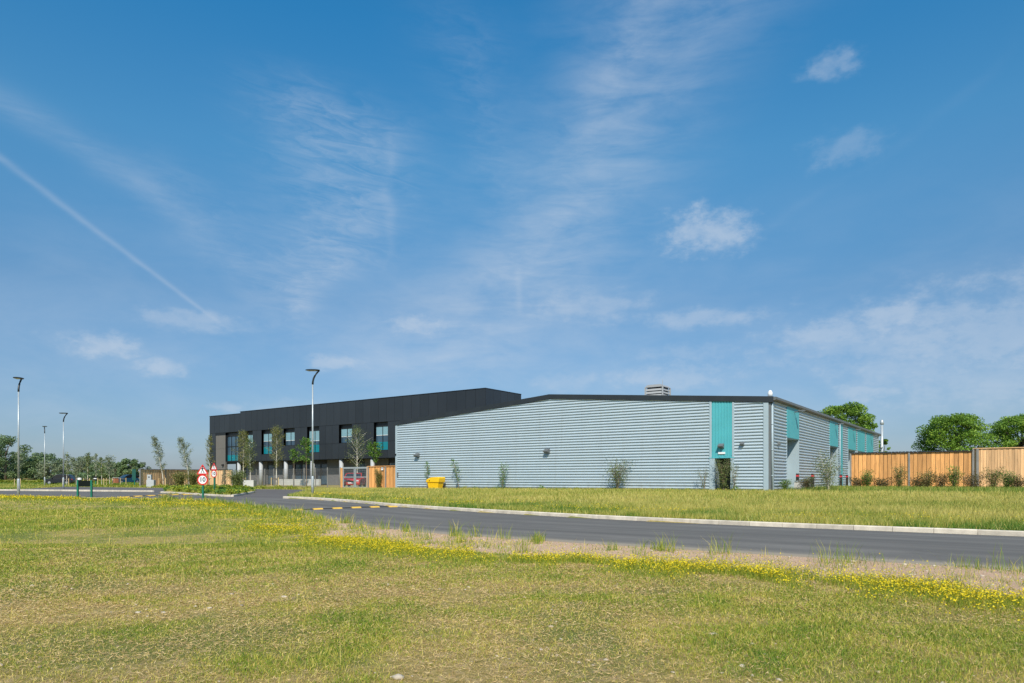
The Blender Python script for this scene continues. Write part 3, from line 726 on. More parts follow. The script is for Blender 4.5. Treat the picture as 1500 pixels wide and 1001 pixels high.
# windows
def window(x0, x1, z0, z1, spandrel=None, nm=2, blind=0.62, head=0.52, rec=.34):
    y = OY + rec
    fr = MB()
    fr.box(x0, x1, y - .02, y + .12, z1 - head, z1)                           # dark head panel, its black also stands in for shade under the reveal
    fr.box(x0, x0 + .07, y - .03, y + .12, z0, z1 - head).box(x1 - .07, x1, y - .03, y + .12, z0, z1 - head)
    fr.box(x0 + .07, x1 - .07, y - .03, y + .12, z0, z0 + .07)
    for k in range(1, nm):
        xm = x0 + (x1 - x0) * k / nm; fr.box(xm - .035, xm + .035, y - .035, y + .12, z0 + .07, z1 - head)
    fr.quad((x0, OY + .05, z0), (x0, y + .1, z0), (x0, y + .1, z1), (x0, OY + .05, z1)).quad((x1 - .001, OY + .05, z0), (x1 - .001, y + .1, z0), (x1 - .001, y + .1, z1), (x1 - .001, OY + .05, z1))
    w = so_(fr).build('window', M_frame, of)
    g0_, g1_ = (spandrel if spandrel else z0 + .07), z1 - head
    p = MB(); p.box(x0 + .07, x1 - .07, y + .03, y + .05, g0_, g1_); so_(p).build('pane', M_pane, w)
    if blind:
        zb = g1_ - (g1_ - g0_) * blind
        p = MB(); p.box(x0 + .08, x1 - .08, y + .015, y + .028, zb, g1_); so_(p).build('blind', M_blind, w)
        p = MB(); p.box(x0 + .08, x1 - .08, y + .005, y + .014, zb - .05, zb); so_(p).build('blind_rail', M_white, w)
    if spandrel:
        p = MB(); p.box(x0 + .07, x1 - .07, y + .02, y + .05, z0 + .07, spandrel - .002); so_(p).build('teal_glass', M_spandrel, w)
    return w
for a, b, k in WIN:
    window(a, b, SS if k == 's' else TS, HEAD, 5.2 if k == 't' else None, blind=random.choice([.55, .62, .7]))
w1 = window(-92.1, -88.92, 3.35, 7.40, 4.25, nm=3, blind=0, head=.48)
mb = MB(); mb.box(-92.03, -88.99, OY + .30, OY + .38, 5.45, 5.52); so_(mb).build('transom', M_frame, w1)
mb = MB(); mb.box(-92.1, -88.9, OY + .3, OY + .5, 2.95, 3.35); so_(mb).build('spandrel', M_frame, of)
# ground floor
GF = OY + 1.65
for a, b in ((-92.0, -91.7), (-88.9, -84.4), (-82.9, -81.0), (-71.7, -66.0), (-64.6, -60.5), (-56, OX1 - .1)): so_(MB().box(a, b, GF, GF + .25, -.1, BOT - .04)).build('ground_floor_wall', M_brick, of)
for a, b, nmul in ((-91.7, -88.9, 3), (-84.4, -82.9, 1), (-81.0, -78.9, 2), (-78.3, -71.7, 5), (-66.0, -64.6, 1), (-60.5, -56, 3)):
    f = MB(); f.box(a, b, GF + .05, GF + .2, 2.72, BOT - .04).box(a, b, GF + .05, GF + .2, -.1, .12)
    for k in range(nmul + 1):
        xm = a + (b - a) * k / nmul; f.box(xm - .04, xm + .04, GF + .04, GF + .2, .12, 2.72)
    w = so_(f).build('glazed_front', M_frame, of)
    p = MB(); p.box(a + .04, b - .04, GF + .10, GF + .13, .12, 2.72); so_(p).build('pane', M_pane, w)
mb = MB(); mb.box(-78.9, -78.3, GF, GF + .25, -.1, BOT - .04); so_(mb).build('ground_floor_wall', M_brick, of)
for x in (-89.3, -84.1, -78.55, -73.05, -67.5, -61.9, -56.3, -50.7):
    mb = MB(); mb.tube([(x, OY + .42, -.2), (x, OY + .42, BOT + .02)], .27, 20); so_(mb).build('column', M_column, of, smooth=True)
mb = MB(); mb.box(-78.0, -69.8, OY - 1.2, OY - .9, -.1, .78); so_(mb).build('low_wall', M_conc, of)

# ------------------------------------------------------------------ fences
def board_fence(name, label, pts, h, m, bw=.145, post_m=M_fpost, posts=3.0, cap=None, gap=.022, proud=0.0, post_side=1):
    """vertical boards along a polyline; posts in front as parts"""
    x0, y0 = pts[0]; root = empty(name, (x0, y0, T(x0, y0))); tag(root, label, 'fence')
    o = Vector((x0, y0, T(x0, y0)))
    mb = MB(); cp = MB(); bk = MB(); pp = []
    for (ax, ay), (bx, by) in zip(pts, pts[1:]):
        L = math.hypot(bx - ax, by - ay); n = int(L / bw); ux, uy = (bx - ax) / L, (by - ay) / L; nx, ny = uy, -ux
        for k in range(n):
            s = k * L / n; w = L / n - gap
            off = random.uniform(0, .008) + (0.02 if k % 2 else 0)
            p = Vector((ax + ux * s, ay + uy * s)); q = p + Vector((ux, uy)) * w
            z0 = T(p.x, p.y) - .08; z1 = z0 + .08 + h + random.uniform(-.012, .012)
            i = len(mb.v)
            for t in (off, off + .024):
                for r_ in (p, q):
                    for z in (z0, z1): mb.v.append((r_.x + nx * t - o.x, r_.y + ny * t - o.y, z - o.z))
            for f in ((0, 1, 3, 2), (4, 6, 7, 5), (0, 4, 5, 1), (2, 3, 7, 6), (1, 5, 7, 3), (0, 2, 6, 4)): mb.f.append(tuple(i + k2 for k2 in f))
        # dark sheet added behind the boards so no light shows through the gaps
        i = len(bk.v)
        for (u, v) in ((ax, ay), (bx, by)):
            for z in (-.05, h - .03): bk.v.append((u - nx * .012 - o.x, v - ny * .012 - o.y, T(u, v) + z - o.z))
        bk.f.append((i, i + 1, i + 3, i + 2))
        # rails behind
        for zz in (.35, h * .5, h - .3):
            A = Vector((ax - nx * .03 - o.x, ay - ny * .03 - o.y)); B = Vector((bx - nx * .03 - o.x, by - ny * .03 - o.y))
            za, zb = T(ax, ay) + zz - o.z, T(bx, by) + zz - o.z
            cp2 = [(A.x, A.y), (B.x, B.y), (B.x - nx * .06, B.y - ny * .06), (A.x - nx * .06, A.y - ny * .06)]
            i = len(mb.v)
            for (u, v), z in zip(cp2, (za, zb, zb, za)): mb.v.append((u, v, z))
            for (u, v), z in zip(cp2, (za, zb, zb, za)): mb.v.append((u, v, z + .1))
            for f in ((0, 1, 2, 3), (4, 5, 6, 7), (0, 1, 5, 4), (1, 2, 6, 5), (2, 3, 7, 6), (3, 0, 4, 7)): mb.f.append(tuple(i + k2 for k2 in f))
        m_ = max(1, round(L / posts))
        for k in range(m_ + 1): pp.append((ax + ux * L * k / m_ + nx * (.03 + .05) * post_side, ay + uy * L * k / m_ + ny * (.03 + .05) * post_side))
        if cap:
            i = len(cp.v)
            for t in (-.07, .12):
                for (u, v) in ((ax, ay), (bx, by)):
                    for z in (h + .014, h + .07): cp.v.append((u + nx * t - o.x, v + ny * t - o.y, T(u, v) + z - o.z))
            for f in ((0, 1, 3, 2), (4, 6, 7, 5), (0, 4, 5, 1), (2, 3, 7, 6), (1, 5, 7, 3), (0, 2, 6, 4)): cp.f.append(tuple(i + k2 for k2 in f))
    mb.build('boards', m, root); bk.build('backing', M_bark, root)
    if cap: cp.build('cap', cap, root)
    for u, v in pp:
        z = T(u, v) - o.z; b2 = MB(); b2.box(u - o.x - .06, u - o.x + .06, v - o.y - .06, v - o.y + .06, z - .1, z + h + .03); b2.build('post', post_m, root)
    return root
FYR = 62.0
f1 = board_fence('timber_fence', 'orange vertical board fence with dark wavy capping right of the warehouse', [(-10.35, FYR), (-2.05, FYR)], 2.86, M_timber, bw=.29, gap=.03, posts=4.0)
mb = MB()
for k in range(34):
    x = k * 8.3 / 34; mb.prism([(x, 2.86), (x + .244, 2.86), (x + .20, 2.95), (x + .04, 2.95)], 'y', -.16, .12)
mb.build('cap', M_fascia, f1)
board_fence('timber_fence', 'pale weathered board fence at the far right edge, taller than its orange neighbour', [(-2.0, FYR - .02), (-1.75, FYR - .14), (22, FYR - .14)], 3.02, M_timber2, bw=.17, posts=30, gap=.010, cap=M_timber2)
board_fence('timber_fence', 'brown board fence with dark top behind the two leaning birches, left of the office', [(-82.3, 40.5), (-87.6, 52.3), (-83.5, 53.2)], 2.05, M_timber3, bw=.2, posts=4.5, cap=M_fascia)
board_fence('timber_fence', 'short orange board fence between the steel gate and the warehouse corner', [(-49.25, 45.6), (-44.6, 45.6)], 2.06, M_timber, bw=.2, posts=2.0, cap=M_timber)
# weld mesh fence
mf = empty('mesh_fence', (-83.5, 53.2, T(-83.5, 53.2))); tag(mf, 'see-through grey wire mesh fence in front of the black office', 'fence')
A = Vector((-83.4, 53.15)); B = Vector((-53.5, 45.75)); D = B - A; L = D.length; Z0 = T(A.x, A.y)
mb = MB(); n = int(L / .075)
P = lambda s, z: (A.x + D.x * s / L + 83.5, A.y + D.y * s / L - 53.2, T(A.x + D.x * s / L, A.y + D.y * s / L) + z - Z0)
for k in range(n):
    s = k * L / n; p, q = P(s, .05), P(s, 2.0); w = .0032
    mb.quad((p[0] - w, p[1], p[2]), (p[0] + w, p[1], p[2]), (q[0] + w, q[1], q[2]), (q[0] - w, q[1], q[2]))
    mb.quad((p[0], p[1] - w, p[2]), (p[0], p[1] + w, p[2]), (q[0], q[1] + w, q[2]), (q[0], q[1] - w, q[2]))
for z in np.arange(.1, 2.01, .2):
    mb.tube([P(s, z) for s in np.linspace(0, L, 14)], .004, 4)
mb.build('mesh', M_fpost, mf)
for k in range(12):
    p, q = P(k * L / 11, -.1), P(k * L / 11, 2.08); mb = MB(); mb.box(p[0] - .035, p[0] + .035, p[1] - .035, p[1] + .035, p[2], q[2]); mb.build('post', M_fpost, mf)
# gate
gt = empty('steel_gate', (-53.1, 45.7, T(-53.1, 45.7))); tag(gt, 'galvanised steel mesh double gate between orange timber posts, red car behind', 'gate')
for x0 in (0.08, 1.84):
    mb = MB(); x1 = x0 + 1.68; t = .045
    mb.box(x0, x0 + .09, -t, t, .08, 2.0).box(x1 - .09, x1, -t, t, .08, 2.0)
    for z in (.08, 1.05, 1.9): mb.box(x0 + .09, x1 - .09, -t + .004, t - .004, z, z + .08)
    lf = mb.build('gate_leaf', M_galv, gt)
    mb = MB()
    for x in np.arange(x0 + .12, x1 - .1, .09): mb.box(x - .0025, x + .0025, -.003, .003, .16, 1.9)
    for z in np.arange(.3, 1.9, .2): mb.box(x0 + .09, x1 - .09, -.003, .003, z - .003, z + .003)
    mb.build('mesh', M_galv, lf)
mb = MB(); mb.box(0.08, 3.52, -.05, .05, 1.985, 2.06); mb.build('top_rail', M_galv, gt)
for x in (-.18, 3.56):
    mb = MB(); mb.box(x, x + .2, -.1, .1, -.1, 2.12 if x > 0 else 2.0); mb.build('gate_post', M_timber, gt)
nb = empty('fence_notice', (-47.3, 45.45, 1.75)); tag(nb, 'small white notice plate fixed to the orange fence beside the gate', 'notice')
MB().box(-.14, .14, -.012, 0, -.13, .13).build('plate', M_white, nb); MB().box(-.11, .11, -.015, -.0125, .03, .09).build('text_bar', M_ink, nb)

# ------------------------------------------------------------------ lamp posts
def lamp_post():
    r = empty('street_lamp', (0, 0, 0))
    mb = MB(); mb.tube([(0, 0, -.2), (0, 0, 1.15), (0, 0, 1.22)], [.085, .085, .06], 16); b_ = mb.build('base_section', M_galv, r, smooth=True)
    mb = MB(); mb.box(-.045, .045, -.09, -.078, .5, .9); mb.build('door', M_galv, b_)
    mb = MB(); mb.tube([(0, 0, 1.2), (0, 0, 7.12)], [.058, .042], 14); mb.build('pole', M_galv, r, smooth=True)
    mb = MB(); pts = [(0, 0, 7.08), (.015, 0, 7.25), (.06, 0, 7.45), (.14, 0, 7.62), (.25, 0, 7.78), (.36, 0, 7.9), (.43, 0, 7.96)]
    mb.tube(pts, [.062, .06, .058, .056, .053, .05, .05], 12); mb.build('arm', M_lamp, r, smooth=True)
    mb = MB(); c = 28; z0, z1 = 7.955, 8.02
    ring = lambda rr_, z: [(rr_ * cos(2 * pi * k / c), rr_ * .62 * sin(2 * pi * k / c), z) for k in range(c)]
    i = 0; R_ = [ring(.40, z0), ring(.455, z0 + .02), ring(.455, z1 - .01), ring(.40, z1)]
    for q in R_: mb.v += q
    for a in range(3):
        for k in range(c): mb.f.append((a * c + k, a * c + (k + 1) % c, (a + 1) * c + (k + 1) % c, (a + 1) * c + k))
    mb.f.append(tuple(reversed(range(c)))); mb.f.append(tuple(3 * c + k for k in range(c)))
    hd = mb.build('lamp_head', M_lamp, r)
    mb = MB(); mb.box(-.33, .22, -.18, .18, 7.938, 7.952); mb.build('lens', M_lens, hd)
    return r
CAMRZ = math.atan2(0.5812, 0.8137)
lp = lamp_post()
for i, (x, y, a, h, lab) in enumerate([
        (-36.08, 28.61, CAMRZ, 0, 'tall steel lamp post on the grass verge in front of the black office'),
        (-54.15, 18.65, R(139), 0, 'tall steel lamp post at the far left on the near side of the road'),
        (-80.77, 31.89, CAMRZ, 0, 'middle sized steel lamp post rising in front of the rear of the black car'),
        (-104.5, 39.0, R(165), 0, 'distant lamp post left of the black car, before the round tree'),
        (-99.5, 62.0, CAMRZ, 0, 'distant thin lamp post rising behind the brown fence beside the office')]):
    o = lp if i == 0 else copy_tree(lp)
    o.location = (x, y, T(x, y)); o.rotation_euler = (0, 0, a); tag(o, lab, 'street lamp', 'street lamps along the road and car park')

# ------------------------------------------------------------------ road signs
def text_mesh(s, size, name, m, parent, loc, thick=.002):
    cu = bpy.data.curves.new(name, 'FONT'); cu.body = s; cu.size = size; cu.align_x = 'CENTER'; cu.align_y = 'CENTER'; cu.extrude = thick; cu.offset = size * .024
    t = bpy.data.objects.new(name, cu); col.objects.link(t)
    bpy.context.view_layer.update()
    me = bpy.data.meshes.new_from_object(t.evaluated_get(bpy.context.evaluated_depsgraph_get()))
    bpy.data.objects.remove(t); bpy.data.curves.remove(cu)
    me.transform(Matrix.Rotation(R(90), 4, 'X')); me.transform(Matrix.Translation(loc))
    me.materials.clear(); me.materials.append(m)
    o = bpy.data.objects.new(name, me); col.objects.link(o); o.parent = parent; return o
def disc(r, y0, y1, zc_, n=40): return MB().prism([(r * cos(2 * pi * k / n), zc_ + r * sin(2 * pi * k / n)) for k in range(n)], 'y', y0, y1)
def tri(s, zb, y0, y1, rnd=.05):
    h = s * math.sqrt(3) / 2; pts = [(-s / 2, zb), (s / 2, zb), (0, zb + h)]; poly = []
    cx, cy = 0, zb + h / 3
    for (x, z) in pts:
        d = math.hypot(x - cx, z - cy); ux, uz = (x - cx) / d, (z - cy) / d; ang = math.atan2(uz, ux)
        c_ = (x - ux * 2 * rnd, z - uz * 2 * rnd)
        for t in (-60, -30, 0, 30, 60): poly.append((c_[0] + rnd * cos(ang + R(t)), c_[1] + rnd * sin(ang + R(t))))
    return MB().prism(poly, 'y', y0, y1)
def road_sign(sc, zt):
    """disc below a triangle, both red rimmed, on a green square post; zt = bottom of the triangle"""
    r = empty('road_sign', (0, 0, 0)); S_ = .70 * sc
    MB().box(-.045, .045, -.02, .07, -.3, zt + .45 * sc).build('post', M_green, r)
    t = tri(S_, zt, -.045, -.03, .035).build('warning_triangle', M_red, r)
    tri(S_ * .70, zt + S_ * .085, -.049, -.0455, .015).build('white_face', M_white, t)
    z = zt + S_ * .10; k = sc * .31; w = MB()
    w.prism([(.02 * cos(2 * pi * j / 12) * 1.7 * k / .31 + .02 * k, z + 1.20 * k + .034 * sin(2 * pi * j / 12) * k / .31) for j in range(12)], 'y', -.0525, -.0495)
    for poly in ([(-.12, .62), (.10, .62), (.14, 1.08), (-.10, 1.08)],                       # trunk
                 [(-.10, .66), (.02, .66), (-.22, .05), (-.40, .05), (-.32, .18), (-.22, .30)],  # rear leg
                 [(-.02, .66), (.11, .66), (.26, .34), (.40, .12), (.46, .05), (.24, .05), (.14, .30)],  # front leg
                 [(.10, 1.02), (.14, .90), (.34, .72), (.40, .78), (.24, .96)], [(-.08, 1.04), (-.10, .88), (-.24, .70), (-.30, .76), (-.20, .98)]):
        w.prism([(x * k * .9, z + q * k) for x, q in poly], 'y', -.0525, -.0495)
    w.build('walking_figure', M_ink, t)
    zd = zt - .31 * sc
    d = disc(.305 * sc, -.045, -.03, zd).build('speed_disc', M_red, r)
    disc(.235 * sc, -.049, -.0455, zd).build('white_face', M_white, d)
    text_mesh('10', .36 * sc, 'numerals', M_ink, d, (0, -.051, zd + .005 * sc))
    MB().box(-.16 * sc, .16 * sc, -.031, -.021, zt - .10, zt + .14).build('bracket', M_red, r)
    return r
s1 = road_sign(1.03, 1.46); s1.location = (-39.14, 22.98, T(-39.14, 22.98)); s1.rotation_euler = (0, 0, CAMRZ)
tag(s1, 'nearer red 10 speed disc under a walking person triangle, on the near verge', 'road sign', 'pair of 10 speed signs')
s2 = road_sign(.90, 1.66); s2.location = (-46.77, 28.34, T(-46.77, 28.34)); s2.rotation_euler = (0, 0, CAMRZ + R(-22))
tag(s2, 'farther, smaller red 10 speed sign with walking triangle, standing in the planted island', 'road sign', 'pair of 10 speed signs')

# notice board on two green posts
nbx, nby = -48.1, 20.2
b1 = empty('notice_board', (nbx, nby, T(nbx, nby))); b1.rotation_euler = (0, 0, CAMRZ); tag(b1, 'low black board between two green posts on the grass before the road', 'notice board')
for x in (-.47, .41):
    MB().box(x, x + .1, -.05, .05, -.2, 1.12).build('post', M_green, b1)
MB().box(-.37, .41, -.03, .03, .70, 1.08).build('board', M_boardblk, b1)
# small signs and boxes near the car park
def small_sign(loc, label, w, h, zc_, pm, m, text=None):
    r = empty('small_sign', (*loc, T(*loc))); r.rotation_euler = (0, 0, CAMRZ); tag(r, label, 'sign')
    MB().box(.0, .09, 0, .09, -.2, zc_ + h / 2).build('post', pm, r)
    MB().box(-w / 2, w / 2, -.04, -.005, zc_ - h / 2, zc_ + h / 2).build('plate', m, r)
    if text: MB().box(-w * .38, w * .38, -.044, -.0405, zc_ - .05, zc_ + .05).build('text_bar', M_white, r)
    return r
small_sign((-98.5, 42.7), 'small black sign with one white line on a green post by the stakes', .5, .55, 1.0, M_green, M_ink, 1)
small_sign((-97.4, 47.2), 'tall dark green sign panel on a post left of the brown fence', .5, 1.5, 1.5, M_green, M_greenbox)
o = empty('litter_bin', (-98.0, 40.6, T(-98.0, 40.6))); tag(o, 'dark bin with a white lid seen just above the notice board', 'litter bin')
MB().tube([(0, 0, 0), (0, 0, .85)], .22, 14).build('body', M_ink, o); MB().tube([(0, 0, .85), (0, 0, 1.12)], [.25, .25], 14).build('lid', M_white, o)
o = empty('brick_pier', (-113, 52.0, T(-113, 52.0))); tag(o, 'short orange brick pier beside the blue car', 'brick pier')
MB().box(-.28, .28, -.28, .28, -.2, 1.0).build('pier', M_brickred, o); MB().box(-.34, .34, -.34, .34, 1.0, 1.08).build('coping', M_conc, o)
o = empty('utility_cabinet', (-79.5, 40.3, T(-79.5, 40.3))); o.rotation_euler = (0, 0, CAMRZ); tag(o, 'grey utility cabinet with a meter box at the end of the brown fence', 'cabinet')
MB().box(-.3, .55, -.25, .2, -.1, .85).build('cabinet', M_cab, o, bevel=.02); MB().box(-.25, .2, -.18, .1, .85, 1.45).build('meter_box', M_cab, o, bevel=.02)
MB().box(-.10, .05, -.20, -.181, 1.1, 1.25).build('dial', M_ink, o)

# grit bin
o = empty('grit_bin', (-38.95, 43.5, T(-38.95, 43.5))); tag(o, 'bright yellow plastic grit bin against the ribbed gable wall', 'grit bin')
mb = MB(); H0, H1 = .02, .62
b0 = [(-.50, -.30), (.50, -.30), (.50, .30), (-.50, .30)]; b1_ = [(-.62, -.36), (.64, -.36), (.64, .36), (-.62, .36)]
mb.v += [(x, y, H0) for x, y in b0] + [(x, y, H1) for x, y in b1_]
mb.f += [(0, 1, 2, 3), (4, 5, 6, 7), (0, 1, 5, 4), (1, 2, 6, 5), (2, 3, 7, 6), (3, 0, 4, 7)]
mb.build('body', M_yellow, o, bevel=.04)
mb = MB(); mb.prism([(-.70, .60), (.70, .60), (.76, .98), (.66, 1.06), (-.20, 1.02), (-.62, .86), (-.72, .72)], 'y', -.42, .42); mb.build('lid', M_yellow, o, bevel=.045)
MB().box(-.34, -.27, -.445, -.40, .70, .80).build('latch', M_ink, o)
for x in (-.30, .12): MB().box(x - .05, x + .05, -.345, -.25, .03, .16).build('foot_slot', M_ink, o)

# speed ramps: rubber strip of alternating yellow and black blocks, one thing each
def ramp(x0, y0, x1, y1, label):
    r = empty('speed_ramp', (x0, y0, Rz(x0, y0))); tag(r, label, 'speed bump', 'rubber speed ramps across the road')
    L = math.hypot(x1 - x0, y1 - y0); ang = math.atan2(y1 - y0, x1 - x0); n = 11; w = L / n
    z00 = Rz(x0, y0)
    for k in range(n):
        s = k * w
        def pz(s_): return Rz(x0 + (x1 - x0) * s_ / L, y0 + (y1 - y0) * s_ / L) - z00
        mb = MB(); yel = k % 2 == 0; hw = .24 if yel else .10; h = .05 if yel else .035
        for s_ in (s + .01, s + w - .01):
            for u, hh in ((-hw, -.03), (-hw, .006), (-hw * .45, h), (hw * .45, h), (hw, .006), (hw, -.03)):
                mb.v.append((cos(ang) * s_ - sin(ang) * u, sin(ang) * s_ + cos(ang) * u, pz(s_) + hh))
        for j in range(6): mb.f.append((j, (j + 1) % 6, 6 + (j + 1) % 6, 6 + j))
        mb.f += [(0, 1, 2, 3, 4, 5), (11, 10, 9, 8, 7, 6)]
        mb.build('yellow_block' if yel else 'black_block', M_ramp_y if yel else M_ramp_b, r)
ramp(-24.7, 18.55, -22.55, 22.55, 'nearer yellow and black speed ramp across the road beside the lamp post verge')
ramp(-44.9, 20.95, -46.3, 26.1, 'farther yellow and black speed ramp across the road left of the signs')

# bollards
def bollard():
    r = empty('bollard', (0, 0, 0))
    MB().box(-.085, .085, -.085, .085, -.2, .95).build('body', M_bollard, r, bevel=.012)
    MB().box(-.088, .088, -.088, .088, .95, 1.06).build('band', M_bollardred, r)
    MB().box(-.085, .085, -.085, .085, 1.06, 1.16).build('top', M_bollard, r, bevel=.02)
    return r
bo = bollard()
for i, (x, y, lab) in enumerate([(-11.35, 48.6, 'red banded black bollard in front of the first recessed side door'),
                                 (-10.55, 49.3, 'red banded black bollard standing clear between the door and the tall shrub'),
                                 (-11.0, 61.5, 'dark bollard half hidden behind the tall shrub by the second side door'),
                                 (-11.2, 65.3, 'red banded bollard against the left end of the orange fence')]):
    o = bo if i == 0 else copy_tree(bo)
    o.location = (x, y, T(x, y)); tag(o, lab, 'bollard', 'bollards along the warehouse side')
o = empty('low_block_wall', (-10.9, 47.6, T(-10.9, 47.6))); tag(o, 'low grey block wall beside the warehouse corner behind the bollards', 'low wall')
MB().box(-.2, .2, -.9, 2.4, -.1, .62).build('wall', M_conc, o); MB().box(-.24, .24, -.94, 2.44, .62, .68).build('coping', M_trim, o)

# ------------------------------------------------------------------ cars
def car(name, label, loc, rz, paint, L=4.1, Wd=1.76, H=1.50):
    r = empty(name, (*loc, T(*loc) + .03)); r.rotation_euler = (0, 0, rz); tag(r, label, 'car')
    h = L / 2
    def loft(prof_list, nm, m, par, bev=.03):
        mb = MB(); n = len(prof_list[0][1])
        for y, pr in prof_list: mb.v += [(x, y, z) for x, z in pr]
        for a in range(len(prof_list) - 1):
            for k in range(n): mb.f.append((a * n + k, a * n + (k + 1) % n, (a + 1) * n + (k + 1) % n, (a + 1) * n + k))
        mb.f.append(tuple(range(n))); mb.f.append(tuple((len(prof_list) - 1) * n + k for k in reversed(range(n))))
        return mb.build(nm, m, par, bevel=bev)
    low = [(-h + .03, .28), (-h, .45), (-h + .03, .80), (-h + .12, .92), (h * .42, .94), (h * .82, .82), (h - .06, .70), (h, .48), (h - .04, .26)]
    sh = lambda pr, s, dz=0: [(x * s, z + dz) for x, z in pr]
    w = Wd / 2
    body = loft([(-w, sh(low, .955)), (-w + .07, low), (w - .07, low), (w, sh(low, .955))], 'body', paint, r)
    cab = [(-h + .10, .90), (-h + .32, 1.30), (-h + .62, H - .05), (-.2, H), (.28, H - .05), (h * .50, .92)]
    loft([(-w + .06, sh(cab, .98)), (-w + .24, sh(cab, .985, 0)), (w - .24, sh(cab, .985)), (w - .06, sh(cab, .98))], 'cabin_glass', M_carglass, r, .02)
    top = [(-h + .45, H - .15), (-h + .66, H - .02), (-.2, H + .022), (.20, H - .02), (.30, H - .08)]
    loft([(-w + .17, sh(top, 1)), (w - .17, sh(top, 1))], 'roof', paint, r, .02)
    for s in (-1, 1):
        y = s * (w - .10)
        mb = MB()
        for a, b in (((-h + .42, H - .12), (-h + .14, .90)), ((.30, H - .07), (h * .50, .92)), ((-.35, H - .02), (-.42, .92))):
            mb.tube([(a[0], s * (w - .16), a[1]), (b[0], s * (w - .045), b[1])], .045, 6)
        mb.build('pillar', paint, r)
        MB().box(h * .36, h * .36 + .12, min(s * w, s * (w + .16)), max(s * w, s * (w + .16)), .92, 1.06).build('wing_mirror', paint, r, bevel=.02)
        MB().box(h - .16, h + .006, min(s * (w - .42), s * (w - .12)), max(s * (w - .42), s * (w - .12)), .60, .74).build('headlight', M_lampglass, r, bevel=.02)
        MB().box(-h - .004, -h + .14, min(s * (w - .30), s * (w - .08)), max(s * (w - .30), s * (w - .08)), .68, .88).build('tail_light', M_red, r, bevel=.02)
        for x in (-h * .62, h * .62):
            mb = MB(); mb.tube([(x, s * (w - .20), .31), (x, s * (w + .004), .31)], .31, 20); wl = mb.build('wheel', M_tyre, r)
            mb = MB(); mb.tube([(x, s * (w - .10), .31), (x, s * (w + .010), .31)], .20, 14); mb.build('rim', M_rim, wl)
    MB().box(h - .05, h + .012, -.26, .26, .40, .51).build('number_plate', M_white, r)
    MB().box(h - .10, h + .004, -.42, .42, .54, .68).build('grille', M_ink, r)
    MB().box(-h - .012, -h + .05, -.26, .26, .50, .61).build('number_plate', M_ramp_y, r)
    return r
car('parked_car', 'black hatchback parked side on at the far left beyond the kerb', (-120.5, 47.2), CAMRZ + R(188), M_carblk, 4.0, 1.78, 1.58)
car('parked_car', 'dark blue car parked by the orange brick pier', (-121.0, 57.5), CAMRZ + R(-128), M_carblue)
car('parked_car', 'bright red car parked facing out behind the steel gate', (-54.4, 48.4), CAMRZ + R(-88), M_carred, 4.1, 1.82, 1.46)

# ------------------------------------------------------------------ leaves, trees, shrubs
def leaves(name, cen, size, m, parent=None, aspect=0.6, flat=0.35, rnd=None):
    """one small bent-free quad per point, random facing"""
    n = len(cen); size = np.broadcast_to(size, (n,)) * rng.uniform(.65, 1.25, n)
    nrm = rng.normal(size=(n, 3)); nrm[:, 2] = np.abs(nrm[:, 2]) + flat; nrm /= np.linalg.norm(nrm, axis=1)[:, None]
    t = rng.normal(size=(n, 3)); u = np.cross(nrm, t); u /= np.linalg.norm(u, axis=1)[:, None]; v = np.cross(nrm, u)
    u = u * size[:, None] * .5; v = v * size[:, None] * aspect * .5
    V = np.stack([cen - u, cen - v, cen + u, cen + v], 1).reshape(-1, 3)       # diamond
    F = np.arange(n * 4).reshape(n, 4)
    return np_mesh(name, V, F, m, rng.random(n) if rnd is None else rnd, parent)
def crown_pts(n, clumps, fuzz=1.0, flat=.72):
    """points inside a set of (x,y,z,r) clumps, denser towards each clump's skin"""
    C = np.array(clumps); w = C[:, 3] ** 2.2; w = w / w.sum()
    k = rng.choice(len(C), n, p=w); d = rng.normal(size=(n, 3)); d /= np.linalg.norm(d, axis=1)[:, None]
    r = rng.random(n) ** .45 * fuzz
    P = C[k, :3] + d * (C[k, 3] * r)[:, None] * np.array([1, 1, flat])
    tone = np.clip(.45 + .22 * rng.normal(size=n) + .35 * (rng.random(len(C))[k] - .5), 0, 1)
    return P, tone
def big_tree(label, loc, h, rad, n, leaf, m, base=.22, nclump=26, squash=.72, group=None, name='broadleaf_tree'):
    z0 = T(*loc); r = empty(name, (*loc, z0)); tag(r, label, 'tree', group)
    cl = []; hc = h * (1 - base)
    for k in range(nclump):
        t = (k + .5) / nclump; a = k * 2.39996 + rng.uniform(-.4, .4)
        zz = h * base + hc * (t ** .8); rr_ = rad * math.sqrt(max(0.02, 1 - (abs(t - .42) / .62) ** 2.2)) * rng.uniform(.45, .92)
        cl.append((rr_ * cos(a), rr_ * sin(a), min(zz, h * .93), rad * rng.uniform(.20, .36)))
    mb = MB(); mb.tube([(0, 0, -.2), (rad * .02, 0, h * .2), (0, rad * .03, h * .45), (0, 0, h * .75)], [h * .03, h * .022, h * .014, h * .004], 8)
    for c_ in cl[::2]:
        zs = max(h * .15, min(c_[2] * .6, h * .6)); mb.tube([(0, 0, zs), (c_[0] * .5, c_[1] * .5, (zs + c_[2]) / 2 + .02 * h), (c_[0], c_[1], c_[2])], [h * .011, h * .007, h * .002], 5)
    mb.build('trunk', M_bark, r, smooth=True)
    P, tone = crown_pts(n, cl, flat=squash)
    leaves('crown', P, leaf, m, r, rnd=tone)
    return r
